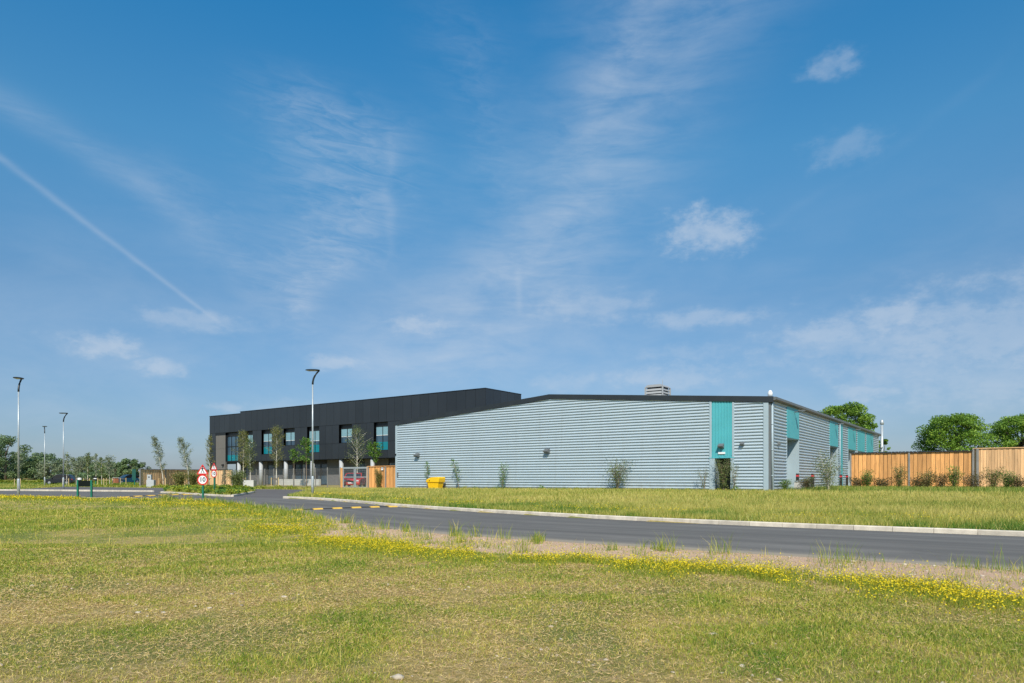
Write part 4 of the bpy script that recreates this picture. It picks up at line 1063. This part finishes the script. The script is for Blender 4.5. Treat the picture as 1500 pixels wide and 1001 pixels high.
def birch(label, loc, h, wid, n_, lean=(0, 0), leaf=.15, m=None, clear=.32, bark=None, group=None, stakes=False, name='birch_tree', twigs=26, shape='birch'):
    n = int(n_ * 1.35); wid = wid * 1.35
    z0 = T(*loc); r = empty(name, (*loc, z0)); tag(r, label, 'tree', group)
    mb = MB(); top = (lean[0], lean[1], h)
    curve = lambda t: (lean[0] * t ** 1.6, lean[1] * t ** 1.6, h * t)
    mb.tube([curve(t) for t in np.linspace(0, 1, 9)], [max(.006, .055 * (h / 6) * (1 - t) ** .8 + .006) for t in np.linspace(0, 1, 9)], 8)
    mb.build('trunk', bark or M_birch, r, smooth=True)
    tw = MB(); pts = []
    per = max(1, n // twigs)
    for k in range(twigs):
        t = clear + (1 - clear) * ((k + rng.random()) / twigs) ** .9; p = Vector(curve(t)); a = k * 2.4 + rng.uniform(-.5, .5)
        prof_ = (math.sin(pi * min(1, (t - clear) / (1 - clear) * .85 + .12)) ** .8) if shape == 'birch' else math.sqrt(max(.03, 1 - ((t - clear) / (1 - clear) * 2 - 1) ** 2))
        ln = wid * prof_ * rng.uniform(.6, 1.1)
        d = Vector((cos(a), sin(a), rng.uniform(.7, 1.5) if shape == 'birch' else rng.uniform(.1, .9))).normalized()
        e = p + d * ln * 1.25 + Vector((0, 0, -ln * .1)); mid = p.lerp(e, .5) + Vector((0, 0, ln * .08))
        tw.tube([p, mid, e], [.014, .009, .004], 4, cap=False)
        q = rng.random(per) ** .6
        base_ = np.array(p)[None] * (1 - q)[:, None] + np.array(e)[None] * q[:, None]
        pts.append(base_ + rng.normal(size=(per, 3)) * np.array([.14, .14, .16]) * (wid * .75 + .12))
    tw.build('branches', M_twig if bark else M_birch, r)
    P = np.concatenate(pts); P[:, 2] = np.maximum(P[:, 2], h * clear * .8)
    leaves('crown', P, leaf, m or M_leaf_birch, r)
    return r
def shrub(label, loc, h, wid, n_, m, leaf=.09, stems=9, group=None, name='shrub', spread=.55, twig=None, low=.05):
    z0 = T(*loc); r = empty(name, (*loc, z0)); tag(r, label, 'shrub', group)
    n = int(n_ * 1.8); mb = MB(); pts = []; per = max(1, n // stems)
    for k in range(stems):
        a = k * 2.4 + rng.uniform(-.4, .4); rad_ = wid * spread * rng.uniform(.2, 1.0); hh = h * rng.uniform(.62, 1.0)
        e = np.array([cos(a) * rad_, sin(a) * rad_, hh]); mid = np.array([e[0] * .35, e[1] * .35, hh * .5])
        mb.tube([(0, 0, -.05), tuple(mid), tuple(e)], [.014, .010, .004], 4, cap=False)
        q = low + (1 - low) * rng.random(per) ** .75
        b_ = np.where((q < .5)[:, None], mid[None] * (q * 2)[:, None], mid[None] + (e - mid)[None] * (q * 2 - 1)[:, None])
        pts.append(b_ + rng.normal(size=(per, 3)) * np.array([wid * .13, wid * .13, h * .05]))
        for j in range(3):
            q_ = rng.uniform(.3, .8); s_ = mid * (q_ * 2) if q_ < .5 else mid + (e - mid) * (q_ * 2 - 1)
            s2 = s_ + np.array([rng.normal() * wid * .18, rng.normal() * wid * .18, h * rng.uniform(.08, .2)])
            mb.tube([tuple(s_), tuple(s2)], [.006, .003], 3, cap=False)
    mb.build('stems', twig or M_twig, r)
    P = np.concatenate(pts); P[:, 2] = np.clip(P[:, 2], .03, h * 1.06)
    leaves('foliage', P, leaf, m, r)
    return r

# trees behind the fence on the right and behind the warehouse
big_tree('dense green tree with a domed crown above the pale right-hand fence', (-5.1, 100.8), 8.7, 4.3, 31000, .23, M_leaf_tree, base=.06, nclump=64, squash=.52)
big_tree('dense green tree cut by the right edge of the view, behind the fence', (1.5, 109.5), 9.0, 4.1, 31000, .23, M_leaf_tree, base=.06, nclump=60, squash=.52)
big_tree('green tree whose crown shows over the warehouse eave', (-20.5, 118.0), 12.6, 4.5, 26000, .28, M_leaf_tree, base=.25, nclump=40, squash=.6)
big_tree('small tree showing beside the silver flue at the end of the warehouse', (-16.0, 123.7), 7.4, 1.0, 1500, .34, M_leaf_tree, base=.1, nclump=20)
# birches and young trees by the office
birch('birch leaning left in front of the brown fence, leftmost of its pair', (-83.2, 43.8), 5.9, .72, 1500, (-1.0, -.7), .13, M_leaf_grey)
birch('birch leaning left in front of the brown fence, nearer the road signs', (-80.6, 45.6), 5.7, .72, 1500, (-.9, -.6), .13, M_leaf_grey)
birch('thin upright birch against the black end of the office', (-82.4, 49.3), 6.3, .50, 1300, (0.05, 0), .12, M_leaf_olive)
birch('full birch beside the big left office window', (-77.1, 50.6), 6.6, .95, 2300, (-.1, 0), .115, M_leaf_olive)
birch('slimmer birch touching the full one in front of the narrow window', (-74.6, 49.9), 5.6, .7, 1500, (-.2, 0), .115, M_leaf_birch)
birch('tall birch tied between three stakes before the office columns', (-66.7, 47.9), 6.5, .95, 2100, (.1, 0), .11, M_leaf_olive, clear=.34)
birch('wide bare-branched birch behind the steel gate', (-58.0, 52.0), 6.2, 1.3, 1500, (-.2, .1), .11, M_leaf_birch, clear=.30, twigs=34)
birch('small lollipop tree in front of the ground floor glazing', (-70.6, 53.2), 4.3, .55, 520, (0, 0), .16, M_leaf_fresh, clear=.66, bark=M_twig, name='young_tree', twigs=14, shape='round')
birch('young leafy tree just left of the lamp post pole', (-64.9, 50.6), 5.4, .75, 900, (-.1, 0), .17, M_leaf_fresh, clear=.48, bark=M_twig, name='young_tree', twigs=16, shape='round')
birch('bright green round young tree behind the orange fence', (-56.5, 53.1), 4.6, .72, 760, (.1, 0), .19, M_leaf_fresh, clear=.62, bark=M_twig, name='young_tree', twigs=20, shape='round')
# far left young trees in the car park beds
for i, (x, y, h, w, n, lab) in enumerate([
        (-106.8, 36.8, 4.7, .5, 300, 'thin young tree at the far left behind the nearest lamp post'),
        (-101.6, 40.5, 4.3, .55, 240, 'almost bare young tree beside the lamp post at the black car'),
        (-100.7, 41.3, 2.9, .6, 420, 'short young birch with pale stem right of the black car'),
        (-99.3, 42.1, 4.3, .5, 460, 'tallest slender young tree left of the small black sign'),
        (-102.7, 44.6, 4.3, .5, 360, 'slender sparse young tree behind the small black sign'),
        (-97.8, 43.2, 3.7, .45, 340, 'slim young tree right of the small black sign'),
        (-101.1, 45.7, 3.8, .9, 700, 'spreading leafy young tree left of the orange brick pier')]):
    birch(lab, (x, y), h, w, n, (rng.uniform(-.4, .2), 0), .17, [M_leaf_grey, M_leaf_birch][i % 2], clear=.35, twigs=18, name='young_tree', group='young trees in the far car park beds')
# tree belt far left
hz = [(8, 165, 10.4, 4.5, 0), (38, 190, 6.0, 4.2, 1), (66, 185, 6.7, 4.6, 0), (72, 150, 4.2, 3.2, 1), (20, 175, 6.6, 5.0, 0), (100, 205, 5.0, 4.2, 1), (118, 200, 6.1, 3.4, 1), (128, 210, 6.3, 3.2, 1),
      (150, 195, 4.4, 4.5, 0), (168, 185, 4.5, 4.0, 0), (190, 160, 5.0, 3.0, 0), (200, 170, 4.2, 3.0, 1), (-14, 170, 11.0, 5.0, 0), (50, 170, 5.0, 4.0, 0)]
labs = ['tall dark hedgerow tree at the left edge of the view', 'mid green hedgerow tree left of the nearest lamp post base', 'round headed tree on the skyline behind the distant lamp post', 'pale lower half of the round skyline tree, standing before it',
        'dark dense hedgerow tree behind the nearest lamp post', 'low grey green tree above the black car roof', 'bare looking pale tree behind the notice board', 'pale rounded tree right of the notice board',
        'dark low tree behind the small black sign', 'dark low bushy tree left of the blue car', 'bright conical tree above the blue car', 'small sparse tree beside the tall green sign',
        'tall tree cut off by the left edge of the view', 'low dark tree filling the hedgerow left of the black car']
for (px, d, h, rad, kd), lab in zip(hz, labs):
    k = (px - 750) / FPX; x, y = d * (FW[0] + RT[0] * k), d * (FW[1] + RT[1] * k)
    big_tree(lab, (x, y), h, rad, 4200 if kd == 0 else 2300, .42, M_leaf_far if kd == 0 else M_leaf_grey, base=.08, nclump=18, group='hedgerow trees beyond the field')
# hedgerow: one continuous mass
cl = []
for px in np.arange(-160, 330, 4.5):
    d = 178 + 18 * sin(px * .05); k = (px - 750) / FPX; x, y = d * (FW[0] + RT[0] * k), d * (FW[1] + RT[1] * k)
    cl.append((x, y, T(x, y) + .9, rng.uniform(1.2, 2.1)))
P, tone = crown_pts(26000, cl); hd = leaves('hedgerow', P, .6, M_leaf_far, rnd=tone); tag(hd, 'low continuous green hedgerow across the far left field', 'hedge', kind='stuff')
cl = []
for px in np.arange(-160, 215, 4.0):
    d = 128 + 5 * sin(px * .11); k = (px - 750) / FPX; x, y = d * (FW[0] + RT[0] * k), d * (FW[1] + RT[1] * k)
    cl.append((x, y, T(x, y) + .2, rng.uniform(.4, .75)))
P, tone = crown_pts(12000, cl); hd = leaves('field_scrub', P, .35, M_leaf_lime, rnd=tone * .7); tag(hd, 'band of pale green scrub along the edge of the far field', 'scrub', kind='stuff')

# shrubs along the gable and the side fence
gs = 'young shrubs planted along the warehouse gable'
birch('thin sapling behind the yellow grit bin', (-40.15, 43.8), 2.25, .30, 260, (0, 0), .09, M_leaf_fresh, clear=.25, bark=M_twig, name='sapling', twigs=12, group=gs)
birch('sapling leaning left, right of the yellow grit bin', (-36.6, 43.7), 2.45, .32, 320, (-.55, -.1), .09, M_leaf_fresh, clear=.25, bark=M_twig, name='sapling', twigs=12, group=gs)
shrub('upright sapling midway along the left half of the gable', (-32.1, 43.7), 2.15, .75, 300, M_leaf_fresh, .09, 6, gs, 'sapling', .6)
shrub('largest open shrub in front of the middle of the gable', (-22.0, 43.35), 2.35, 2.1, 950, M_leaf_birch, .085, 14, gs, 'shrub', .55, low=.2)
shrub('dense olive shrub filling the dark gable doorway', (-14.75, 43.85), 2.35, 1.05, 1300, M_leaf_birch, .075, 16, gs, 'shrub', .5)
shrub('wispy twiggy sapling left of the gable doorway', (-15.9, 43.6), 1.9, .7, 150, M_leaf_birch, .07, 5, gs, 'sapling', .7)
shrub('wispy sapling right of the gable doorway', (-13.95, 43.6), 1.85, .6, 170, M_leaf_birch, .07, 5, gs, 'sapling', .7)
shrub('tall open shrub hiding the warehouse side between bollards', (-8.9, 45.8), 2.55, 1.9, 1500, M_leaf_birch, .08, 16, None, 'shrub', .5, twig=M_birch)
shrub('reddish twiggy shrub at the warehouse corner', (-10.3, 46.3), .95, 1.1, 700, M_leaf_rust, .06, 14, None, 'shrub', .5)
shrub('small green bush right of the warehouse corner pipe', (-11.3, 45.3), .8, .8, 500, M_leaf_fresh, .07, 10, None, 'shrub', .5)
shrub('small green bush before the red banded bollards', (-10.6, 48.0), 1.1, .9, 500, M_leaf_birch, .07, 10, None, 'shrub', .5)
for (x, y, h, w, m, lab) in [
        (-9.07, 57.0, 1.15, 1.3, M_leaf_rust, 'dark bronze bush at the left foot of the orange fence'), (-8.43, 57.0, 1.6, .9, M_leaf_fresh, 'light green bush near the left of the orange fence'),
        (-7.53, 57.0, 1.0, 1.6, M_leaf_rust, 'dark bronze bush under the first bay of the orange fence'), (-6.30, 57.0, 1.9, .9, M_leaf_olive, 'tall thin weed at the orange fence post'),
        (-5.15, 57.0, 1.0, 1.5, M_leaf_rust, 'dark bronze bush right of the fence post'), (-4.60, 57.0, 1.6, 1.1, M_leaf_olive, 'olive bush in the second bay of the orange fence'),
        (-3.78, 57.0, 1.35, 1.4, M_leaf_rust, 'dark bronze bush near the right end of the orange fence'), (-3.01, 57.0, 1.9, .9, M_leaf_fresh, 'upright green bush at the step between both fences'),
        (-1.90, 57.0, 1.35, 1.9, M_leaf_rust, 'wide dark bronze bush under the pale fence'), (-0.75, 57.0, 1.8, 1.1, M_leaf_olive, 'olive bush beside the wide bronze one'),
        (0.00, 57.0, 1.5, 1.0, M_leaf_fresh, 'green bush near the right edge of the view'), (0.55, 57.0, 1.2, 1.3, M_leaf_rust, 'bronze bush cut by the right edge of the view')]:
    shrub(lab, (x, y), h * .95, w * 1.15, 800, m, .085, 14, 'bushes along the foot of the right fences', 'shrub', .5)
shrub('large olive shrub growing in front of the brown fence behind the signs', (-77.7, 42.8), 1.8, 1.7, 1300, M_leaf_olive, .14, 18)
shrub('second olive shrub in front of the brown fence nearer the office', (-76.4, 43.7), 1.9, 1.6, 1200, M_leaf_olive, .14, 16)
shrub('green shrub at the foot of the full birch beside the office', (-68.7, 44.3), 1.9, 2.0, 1700, M_leaf_birch, .13, 16)
shrub('yellowing climber on the orange fence beside the gate', (-47.6, 45.2), 1.9, .8, 900, M_leaf_olive, .09, 10)
# low edging plants along the gable foot and in the island
def low_plants(spots, m, label, group, name='edging_plant', leaf=.07, n=130):
    base = None
    for i, (x, y, s) in enumerate(spots):
        if base is None:
            cl = [(rng.uniform(-.08, .08), rng.uniform(-.08, .08), .10, rng.uniform(.17, .24)) for _ in range(5)]
            P, tone = crown_pts(n, cl); base = leaves(name, P, leaf, m, rnd=tone); o = base
        else: o = base.copy(); col.objects.link(o)
        o.location = (x, y, T(x, y)); o.scale = (s, s, s * rng.uniform(.7, 1.2)); o.rotation_euler = (0, 0, rng.uniform(0, 6.28)); tag(o, label, 'plant', group)
sp1 = [(x, 43.75 + rng.uniform(-.15, .15), rng.uniform(.6, 1.3)) for x in np.arange(-37, -12.5, 1.05)]
low_plants(sp1[::2], M_leaf_fresh, 'low green edging plant at the foot of the ribbed gable', 'green edging plants along the gable foot')
low_plants(sp1[1::2], M_leaf_lime, 'low yellow green edging plant at the foot of the ribbed gable', 'lime edging plants along the gable foot')
sp2 = []
while len(sp2) < 240:
    x, y = rng.uniform(-63, -40), rng.uniform(25, 37)
    if inpoly(ISLAND, np.array(x), np.array(y)) : sp2.append((x, y, rng.uniform(1.0, 1.9)))
low_plants(sp2[:150], M_leaf_lime, 'yellow green low plant massed in the road island bed', 'lime plants in the island bed', leaf=.09)
low_plants(sp2[150:], M_leaf_fresh, 'mid green low plant among the lime ones in the road island bed', 'green plants in the island bed', leaf=.09)
sp3 = [(x, 40.4 + rng.uniform(-.4, .5), rng.uniform(1.0, 1.7)) for x in np.arange(-97, -52, .8)]
low_plants(sp3, M_leaf_lime, 'low lime plant in the strip between the access way and the fence', 'lime plants in the fence strip', leaf=.09)
sp4 = [(x, Yf(x) + .9 + rng.uniform(-.3, .5), rng.uniform(.9, 1.6)) for x in np.arange(-118, -80, .7)]
low_plants([p for p in sp4 if not bool(paved(np.array(p[0]), np.array(p[1])))], M_leaf_olive, 'low olive plant in the bed behind the far left kerb', 'olive plants behind the left kerb', leaf=.10)

# tree stakes
def stake_pair(loc, rz, label, group, w=.8, h=1.05, bar=True):
    r = empty('tree_stake', (*loc, T(*loc))); r.rotation_euler = (0, 0, rz); tag(r, label, 'tree stake', group)
    for s in (-.5, .5):
        MB().tube([(s * w, 0, -.2), (s * w, 0, h)], .045, 8).build('stake', M_stake, r)
    if bar: MB().box(-w / 2, w / 2, -.015, .015, h - .18, h - .10).build('tie_bar', M_bark, r)
    return r
gk = 'timber stakes tied to young trees'
for x, y, lab in [(-106.6, 36.6, 'pair of pale stakes around the thin tree behind the nearest lamp post'), (-101.4, 40.3, 'pair of pale stakes in front of the rear of the black car'),
                  (-99.1, 41.9, 'pair of pale stakes under the tallest slender tree left of the small black sign'), (-97.6, 43.0, 'pair of pale stakes under the small black sign'),
                  (-99.2, 44.8, 'pair of pale stakes right of the small black sign'), (-100.9, 47.4, 'pair of pale stakes left of the orange brick pier'), (-95.8, 47.9, 'pair of pale stakes at the tall green sign'),
                  (-83.1, 43.6, 'pair of pale stakes at the leftmost leaning birch'), (-80.5, 45.4, 'pair of pale stakes at the leaning birch by the signs'), (-82.4, 49.1, 'pair of tall pale stakes behind the smaller road sign'),
                  (-66.7, 47.7, 'pair of pale stakes holding the tall birch before the columns'), (-77.0, 50.4, 'pair of pale stakes by the full birch')]:
    stake_pair((x, y), CAMRZ, lab, gk)
o = empty('concrete_planter', (-71.1, 47.5, T(-71.1, 47.5))); o.rotation_euler = (0, 0, CAMRZ); tag(o, 'square pale concrete block planter below the full birch', 'planter')
MB().box(-.6, .6, -.5, .5, -.1, .75).build('block', M_conc, o, bevel=.02); MB().box(-.5, .5, -.4, .4, .752, .77).build('soil', M_bark, o)

# ------------------------------------------------------------------ grass, flowers, stones
def wedge(n, d0, d1, k0=-.90, k1=.90):
    d = np.sqrt(rng.uniform(d0 * d0, d1 * d1, n)); k = rng.uniform(k0, k1, n)
    return d * (FW[0] + RT[0] * k), d * (FW[1] + RT[1] * k), d
def blades(name, X, Y, H, Wd, rnd, m, lean=.45, three=False):
    n = len(X); Z = ter(X, Y) - .01; a = rng.uniform(0, 2 * pi, n); b = rng.uniform(0, 2 * pi, n)
    ln = np.abs(rng.normal(0, lean, n)) * H + .1 * H
    base = np.stack([X, Y, Z], -1); u = np.stack([np.cos(a), np.sin(a), 0 * a], -1) * (Wd * .5)[:, None]
    lv = np.stack([np.cos(b), np.sin(b), 0 * b], -1)
    mid = base + lv * (ln * .35)[:, None] + np.array([0, 0, 1]) * (H * .58)[:, None]
    tip = base + lv * ln[:, None] + np.array([0, 0, 1]) * H[:, None]
    if three:
        V = np.stack([base - u, base + u, tip], 1).reshape(-1, 3); F = np.arange(n * 3).reshape(n, 3)
        return np_mesh(name, V, F, m, rnd)
    V = np.stack([base - u, base + u, mid + u * .75, mid - u * .75, tip], 1).reshape(-1, 3)
    i = np.arange(n)[:, None] * 5
    F = np.concatenate([i + np.array([[0, 1, 2]]), i + np.array([[0, 2, 3]]), i + np.array([[3, 2, 4]])]); r3 = np.concatenate([rnd] * 3)
    return np_mesh(name, V, F, m, r3)
def grassy(X, Y):
    return ~paved(X, Y, -.18) & ((Y < 44.2) | ((X > WX1 + .3) & (Y < 61.0)) | ((X < -97.5) & (Y < 75))) & ~((X > WX0 - .3) & (X < WX1) & (Y > GYf - .1))
layers = [(4.3, 9, 5200), (9, 16, 1900), (16, 30, 480), (30, 64, 95), (64, 125, 15)]
BX, BY, BD = [], [], []
for d0, d1, dens in layers:
    area = .5 * 1.8 * (d1 * d1 - d0 * d0); x, y, d = wedge(int(area * dens), d0, d1)
    k = grassy(x, y); BX.append(x[k]); BY.append(y[k]); BD.append(d[k])
X, Y, Dd = map(np.concatenate, (BX, BY, BD))
n = len(X)
v = Yn(X) - Y                                    # distance short of the road
near = v > 0
bare = ss(0, .5, 2.8 - v) * near * ss(-26, -14, X)                     # bare strip at the road edge
patch = patchf(X, Y) * near
tuft = fbm(X, Y, .55); lush = fbm(X + 50, Y + 20, 3.5)
keep = rng.random(n) < (1 - .93 * bare) * (1 - .55 * patch) * np.where(near, .45 + .9 * ss(.3, .62, tuft), 1.0)
X, Y, Dd, near, v, patch, tuft, lush = [q[keep] for q in (X, Y, Dd, near, v, patch, tuft, lush)]
n = len(X)
verge = ~near
Hh = np.where(verge, rng.uniform(.10, .24, n), rng.uniform(.018, .055, n) * (.80 + .55 * ss(.4, .7, lush)) * (1 - .35 * patch))
Hh = np.where(verge & (Y > 45), Hh * 1.6, Hh)
Hh = np.where(near & (X < -22), Hh * 1.8, Hh)
Ww = np.maximum(.0035, Dd * .00085) * rng.uniform(.8, 1.3, n)
tone = np.where(near, .45 + .12 * (.5 - lush) * 2 + .26 * patch + .62 * (.5 - tuft) + .20 * rng.normal(size=n), .36 + .18 * rng.normal(size=n) + .5 * (fbm(X, Y, 5) - .5) + .22 * ss(.5, 6, Y - Yf(X)) - .38 * ss(.52, .68, fbm(X + 17, Y + 3, 1.7)) * (1 - .6 * ss(2, 9, Y - Yf(X))) - .35 * (Y > 45))
tone = np.where(rng.random(n) < np.where(near, .09, .08), rng.uniform(.75, 1, n), tone)
tone = np.clip(tone - .22 * (Dd > 64), 0, 1)
k = near & (Dd < 16)
o = blades('grass', X[k], Y[k], Hh[k], Ww[k], tone[k], M_blade, .85); tag(o, 'short patchy sunlit grass filling the foreground', 'grass', kind='stuff')
k = near & (Dd >= 16)
o = blades('grass', X[k], Y[k], Hh[k], Ww[k], tone[k], M_blade, .5, True); tag(o, 'rough grass stretching left towards the road', 'grass', kind='stuff')
k = verge
o = blades('meadow_grass', X[k], Y[k], Hh[k], Ww[k], tone[k], M_meadow, .4, True); tag(o, 'taller pale meadow grass beyond the road, from the far field to the warehouse', 'grass', kind='stuff')
# dead thatch lying flat on the bare patches
x1, y1, d1 = wedge(420000, 4.3, 15); k = grassy(x1, y1) & (Yn(x1) - y1 > 2.8)
x1, y1, d1 = x1[k], y1[k], d1[k]
k = rng.random(len(x1)) < .28 + .85 * patchf(x1, y1) * ss(.25, .5, fbm(x1 + 9, y1 + 4, .5)); x1, y1, d1 = x1[k], y1[k], d1[k]
n1_ = len(x1); ang = rng.uniform(0, 2 * pi, n1_); ln_ = rng.uniform(.02, .07, n1_); wd_ = np.maximum(.003, d1 * .0006)
zz = ter(x1, y1) + rng.uniform(.004, .022, n1_); tl = rng.normal(0, .25, n1_) * ln_
A_ = np.stack([x1 - np.cos(ang) * ln_ / 2, y1 - np.sin(ang) * ln_ / 2, zz - tl / 2], -1); B_ = np.stack([x1 + np.cos(ang) * ln_ / 2, y1 + np.sin(ang) * ln_ / 2, zz + tl / 2 + .006], -1)
W_ = np.stack([-np.sin(ang) * wd_, np.cos(ang) * wd_, rng.normal(0, .4, n1_) * wd_], -1)
V_ = np.stack([A_, B_, (A_ + B_) / 2 + W_], 1).reshape(-1, 3)
M_thatch = leafmat('dead_thatch', [(0.0, (0.20, 0.125, 0.055)), (0.5, (0.58, 0.375, 0.15)), (1.0, (0.84, 0.62, 0.32))], 0.1, 0.8)
o = np_mesh('thatch', V_, np.arange(n1_ * 3).reshape(-1, 3), M_thatch, rng.random(n1_)); tag(o, 'dry tan thatch lying flat between the grass of the foreground', 'dead grass', kind='stuff')
# longer stalks with seed heads
x1, y1, d1 = wedge(8500, 5, 30); k = grassy(x1, y1) & (Yn(x1) - y1 > 0); x1, y1, d1 = x1[k], y1[k], d1[k]
k = rng.random(len(x1)) < .15 + .85 * ss(.45, .7, fbm(x1 + 11, y1, 2.2)); x1, y1, d1 = x1[k], y1[k], d1[k]
o = blades('tall_grass', x1, y1, rng.uniform(.12, .30, len(x1)), np.maximum(.0035, d1 * .0006), rng.uniform(.45, 1, len(x1)), M_blade, .45); tag(o, 'scattered longer pale grass stalks over the near lawn', 'grass', kind='stuff')
# clumps of tall weeds along the road edge
cx, cy, ch, cd = [], [], [], []
for _ in range(120):
    x = rng.uniform(-40, 4); y = Yn(x) - abs(rng.normal(.2, .9)) - .12; d = x * FW[0] + y * FW[1]
    if d < 5: continue
    m_ = int(rng.uniform(14, 60)); s = rng.uniform(.05, .20)
    cx.append(x + rng.normal(0, s, m_)); cy.append(np.minimum(y + rng.normal(0, s, m_), Yn(x) - .05)); ch.append(rng.uniform(.10, .20 + .32 * rng.random(), m_)); cd.append(np.full(m_, d))
cx, cy, ch, cd = map(np.concatenate, (cx, cy, ch, cd))
o = blades('roadside_weeds', cx, cy, ch, np.maximum(.004, cd * .0006), np.clip(rng.normal(.4, .25, len(cx)), 0, 1), M_blade, .4); tag(o, 'clumps of tall weeds and seeding grass along the near edge of the road', 'weeds', kind='stuff')
# yellow flowers
fx, fy = [], []
def band(n, x0, x1, off, sd, th):
    x = rng.uniform(x0, x1, n); y = Yn(x) - np.abs(rng.normal(off, sd, n)) - .1
    k = fbm(x, y, 1.1) > th; fx.append(x[k]); fy.append(y[k])
band(22000, -13, 5, 3.0, .45, .48); band(12000, -7, 4, 2.9, .40, .36); band(9000, -18, 5, 2.7, .95, .47); band(6000, -19, -3, 2.85, .42, .50); band(4500, -32, -14, 2.2, .9, .48); band(9000, -62, -30, 2.3, 1.3, .50)
x = rng.uniform(-34, 4, 5200); y = Yf(x) + .5 + np.abs(rng.normal(.8, 1.1, 5200)); k = fbm(x, y, 1.6) > .55; fx.append(x[k]); fy.append(y[k])
fx, fy = np.concatenate(fx), np.concatenate(fy); d = fx * FW[0] + fy * FW[1]
k = (d > 5) & ~paved(fx, fy, -.2); fx, fy, d = fx[k], fy[k], d[k]
fz = ter(fx, fy) + rng.uniform(.05, .16, len(fx)) + np.where(fy > Yf(fx), .10, 0)
o = leaves('yellow_flowers', np.stack([fx, fy, fz], -1), np.maximum(.022, d * .0014), M_flower, aspect=.9, flat=.9); tag(o, 'drift of small yellow wild flowers along both verges', 'flowers', kind='stuff')
gx_, gy_ = np.repeat(fx, 3) + rng.normal(0, .08, len(fx) * 3), np.repeat(fy, 3) + rng.normal(0, .08, len(fx) * 3); gd = np.repeat(d, 3)
k = ~paved(gx_, gy_, -.1); gx_, gy_, gd = gx_[k], gy_[k], gd[k]
o = blades('flower_stems', gx_, gy_, rng.uniform(.04, .13, len(gx_)), np.maximum(.005, gd * .0008), np.clip(rng.normal(.42, .2, len(gx_)), 0, 1), M_blade, .6, True); tag(o, 'green stems and leaves under the yellow wild flowers', 'grass', kind='stuff')
# stones
def stones(name, X, Y, R_, m, label):
    ico = np.array([(0, 0, 1), (.894, 0, .447), (.276, .851, .447), (-.724, .526, .447), (-.724, -.526, .447), (.276, -.851, .447), (.724, .526, -.447), (-.276, .851, -.447), (-.894, 0, -.447), (-.276, -.851, -.447), (.724, -.526, -.447), (0, 0, -1)])
    fi = np.array([(0, 1, 2), (0, 2, 3), (0, 3, 4), (0, 4, 5), (0, 5, 1), (1, 6, 2), (2, 7, 3), (3, 8, 4), (4, 9, 5), (5, 10, 1), (2, 6, 7), (3, 7, 8), (4, 8, 9), (5, 9, 10), (1, 10, 6), (11, 7, 6), (11, 8, 7), (11, 9, 8), (11, 10, 9), (11, 6, 10)])
    n = len(X); V = ico[None] * (R_[:, None, None]) * rng.uniform(.6, 1.35, (n, 12, 1)) * np.array([1.2, .9, .55]) * rng.uniform(.7, 1.4, (n, 1, 3))
    V = V + np.stack([X, Y, ter(X, Y) + R_ * .15], -1)[:, None]
    F = (fi[None] + (np.arange(n) * 12)[:, None, None]).reshape(-1, 3)
    o = np_mesh(name, V.reshape(-1, 3), F, m); tag(o, label, 'stones', kind='stuff')
x, y, d = wedge(2600, 4.5, 15); k = (grassy(x, y)) & (fbm(x + 3, y, 2.6) > .50) & (rng.random(len(x)) < .9) & (d < 10); 
stones('stones', x[k], y[k], rng.gamma(1.5, .0055, k.sum()) + .003, M_stone, 'small pale stones scattered over the bare patches')
x = rng.uniform(-24, 4, 2600); y = Yn(x) - rng.uniform(.0, 2.6, len(x)); k = x * FW[0] + y * FW[1] > 6
stones('gravel', x[k], y[k], rng.gamma(1.6, .005, k.sum()) + .003, M_stone, 'pinkish gravel and stones on the bare strip by the road')
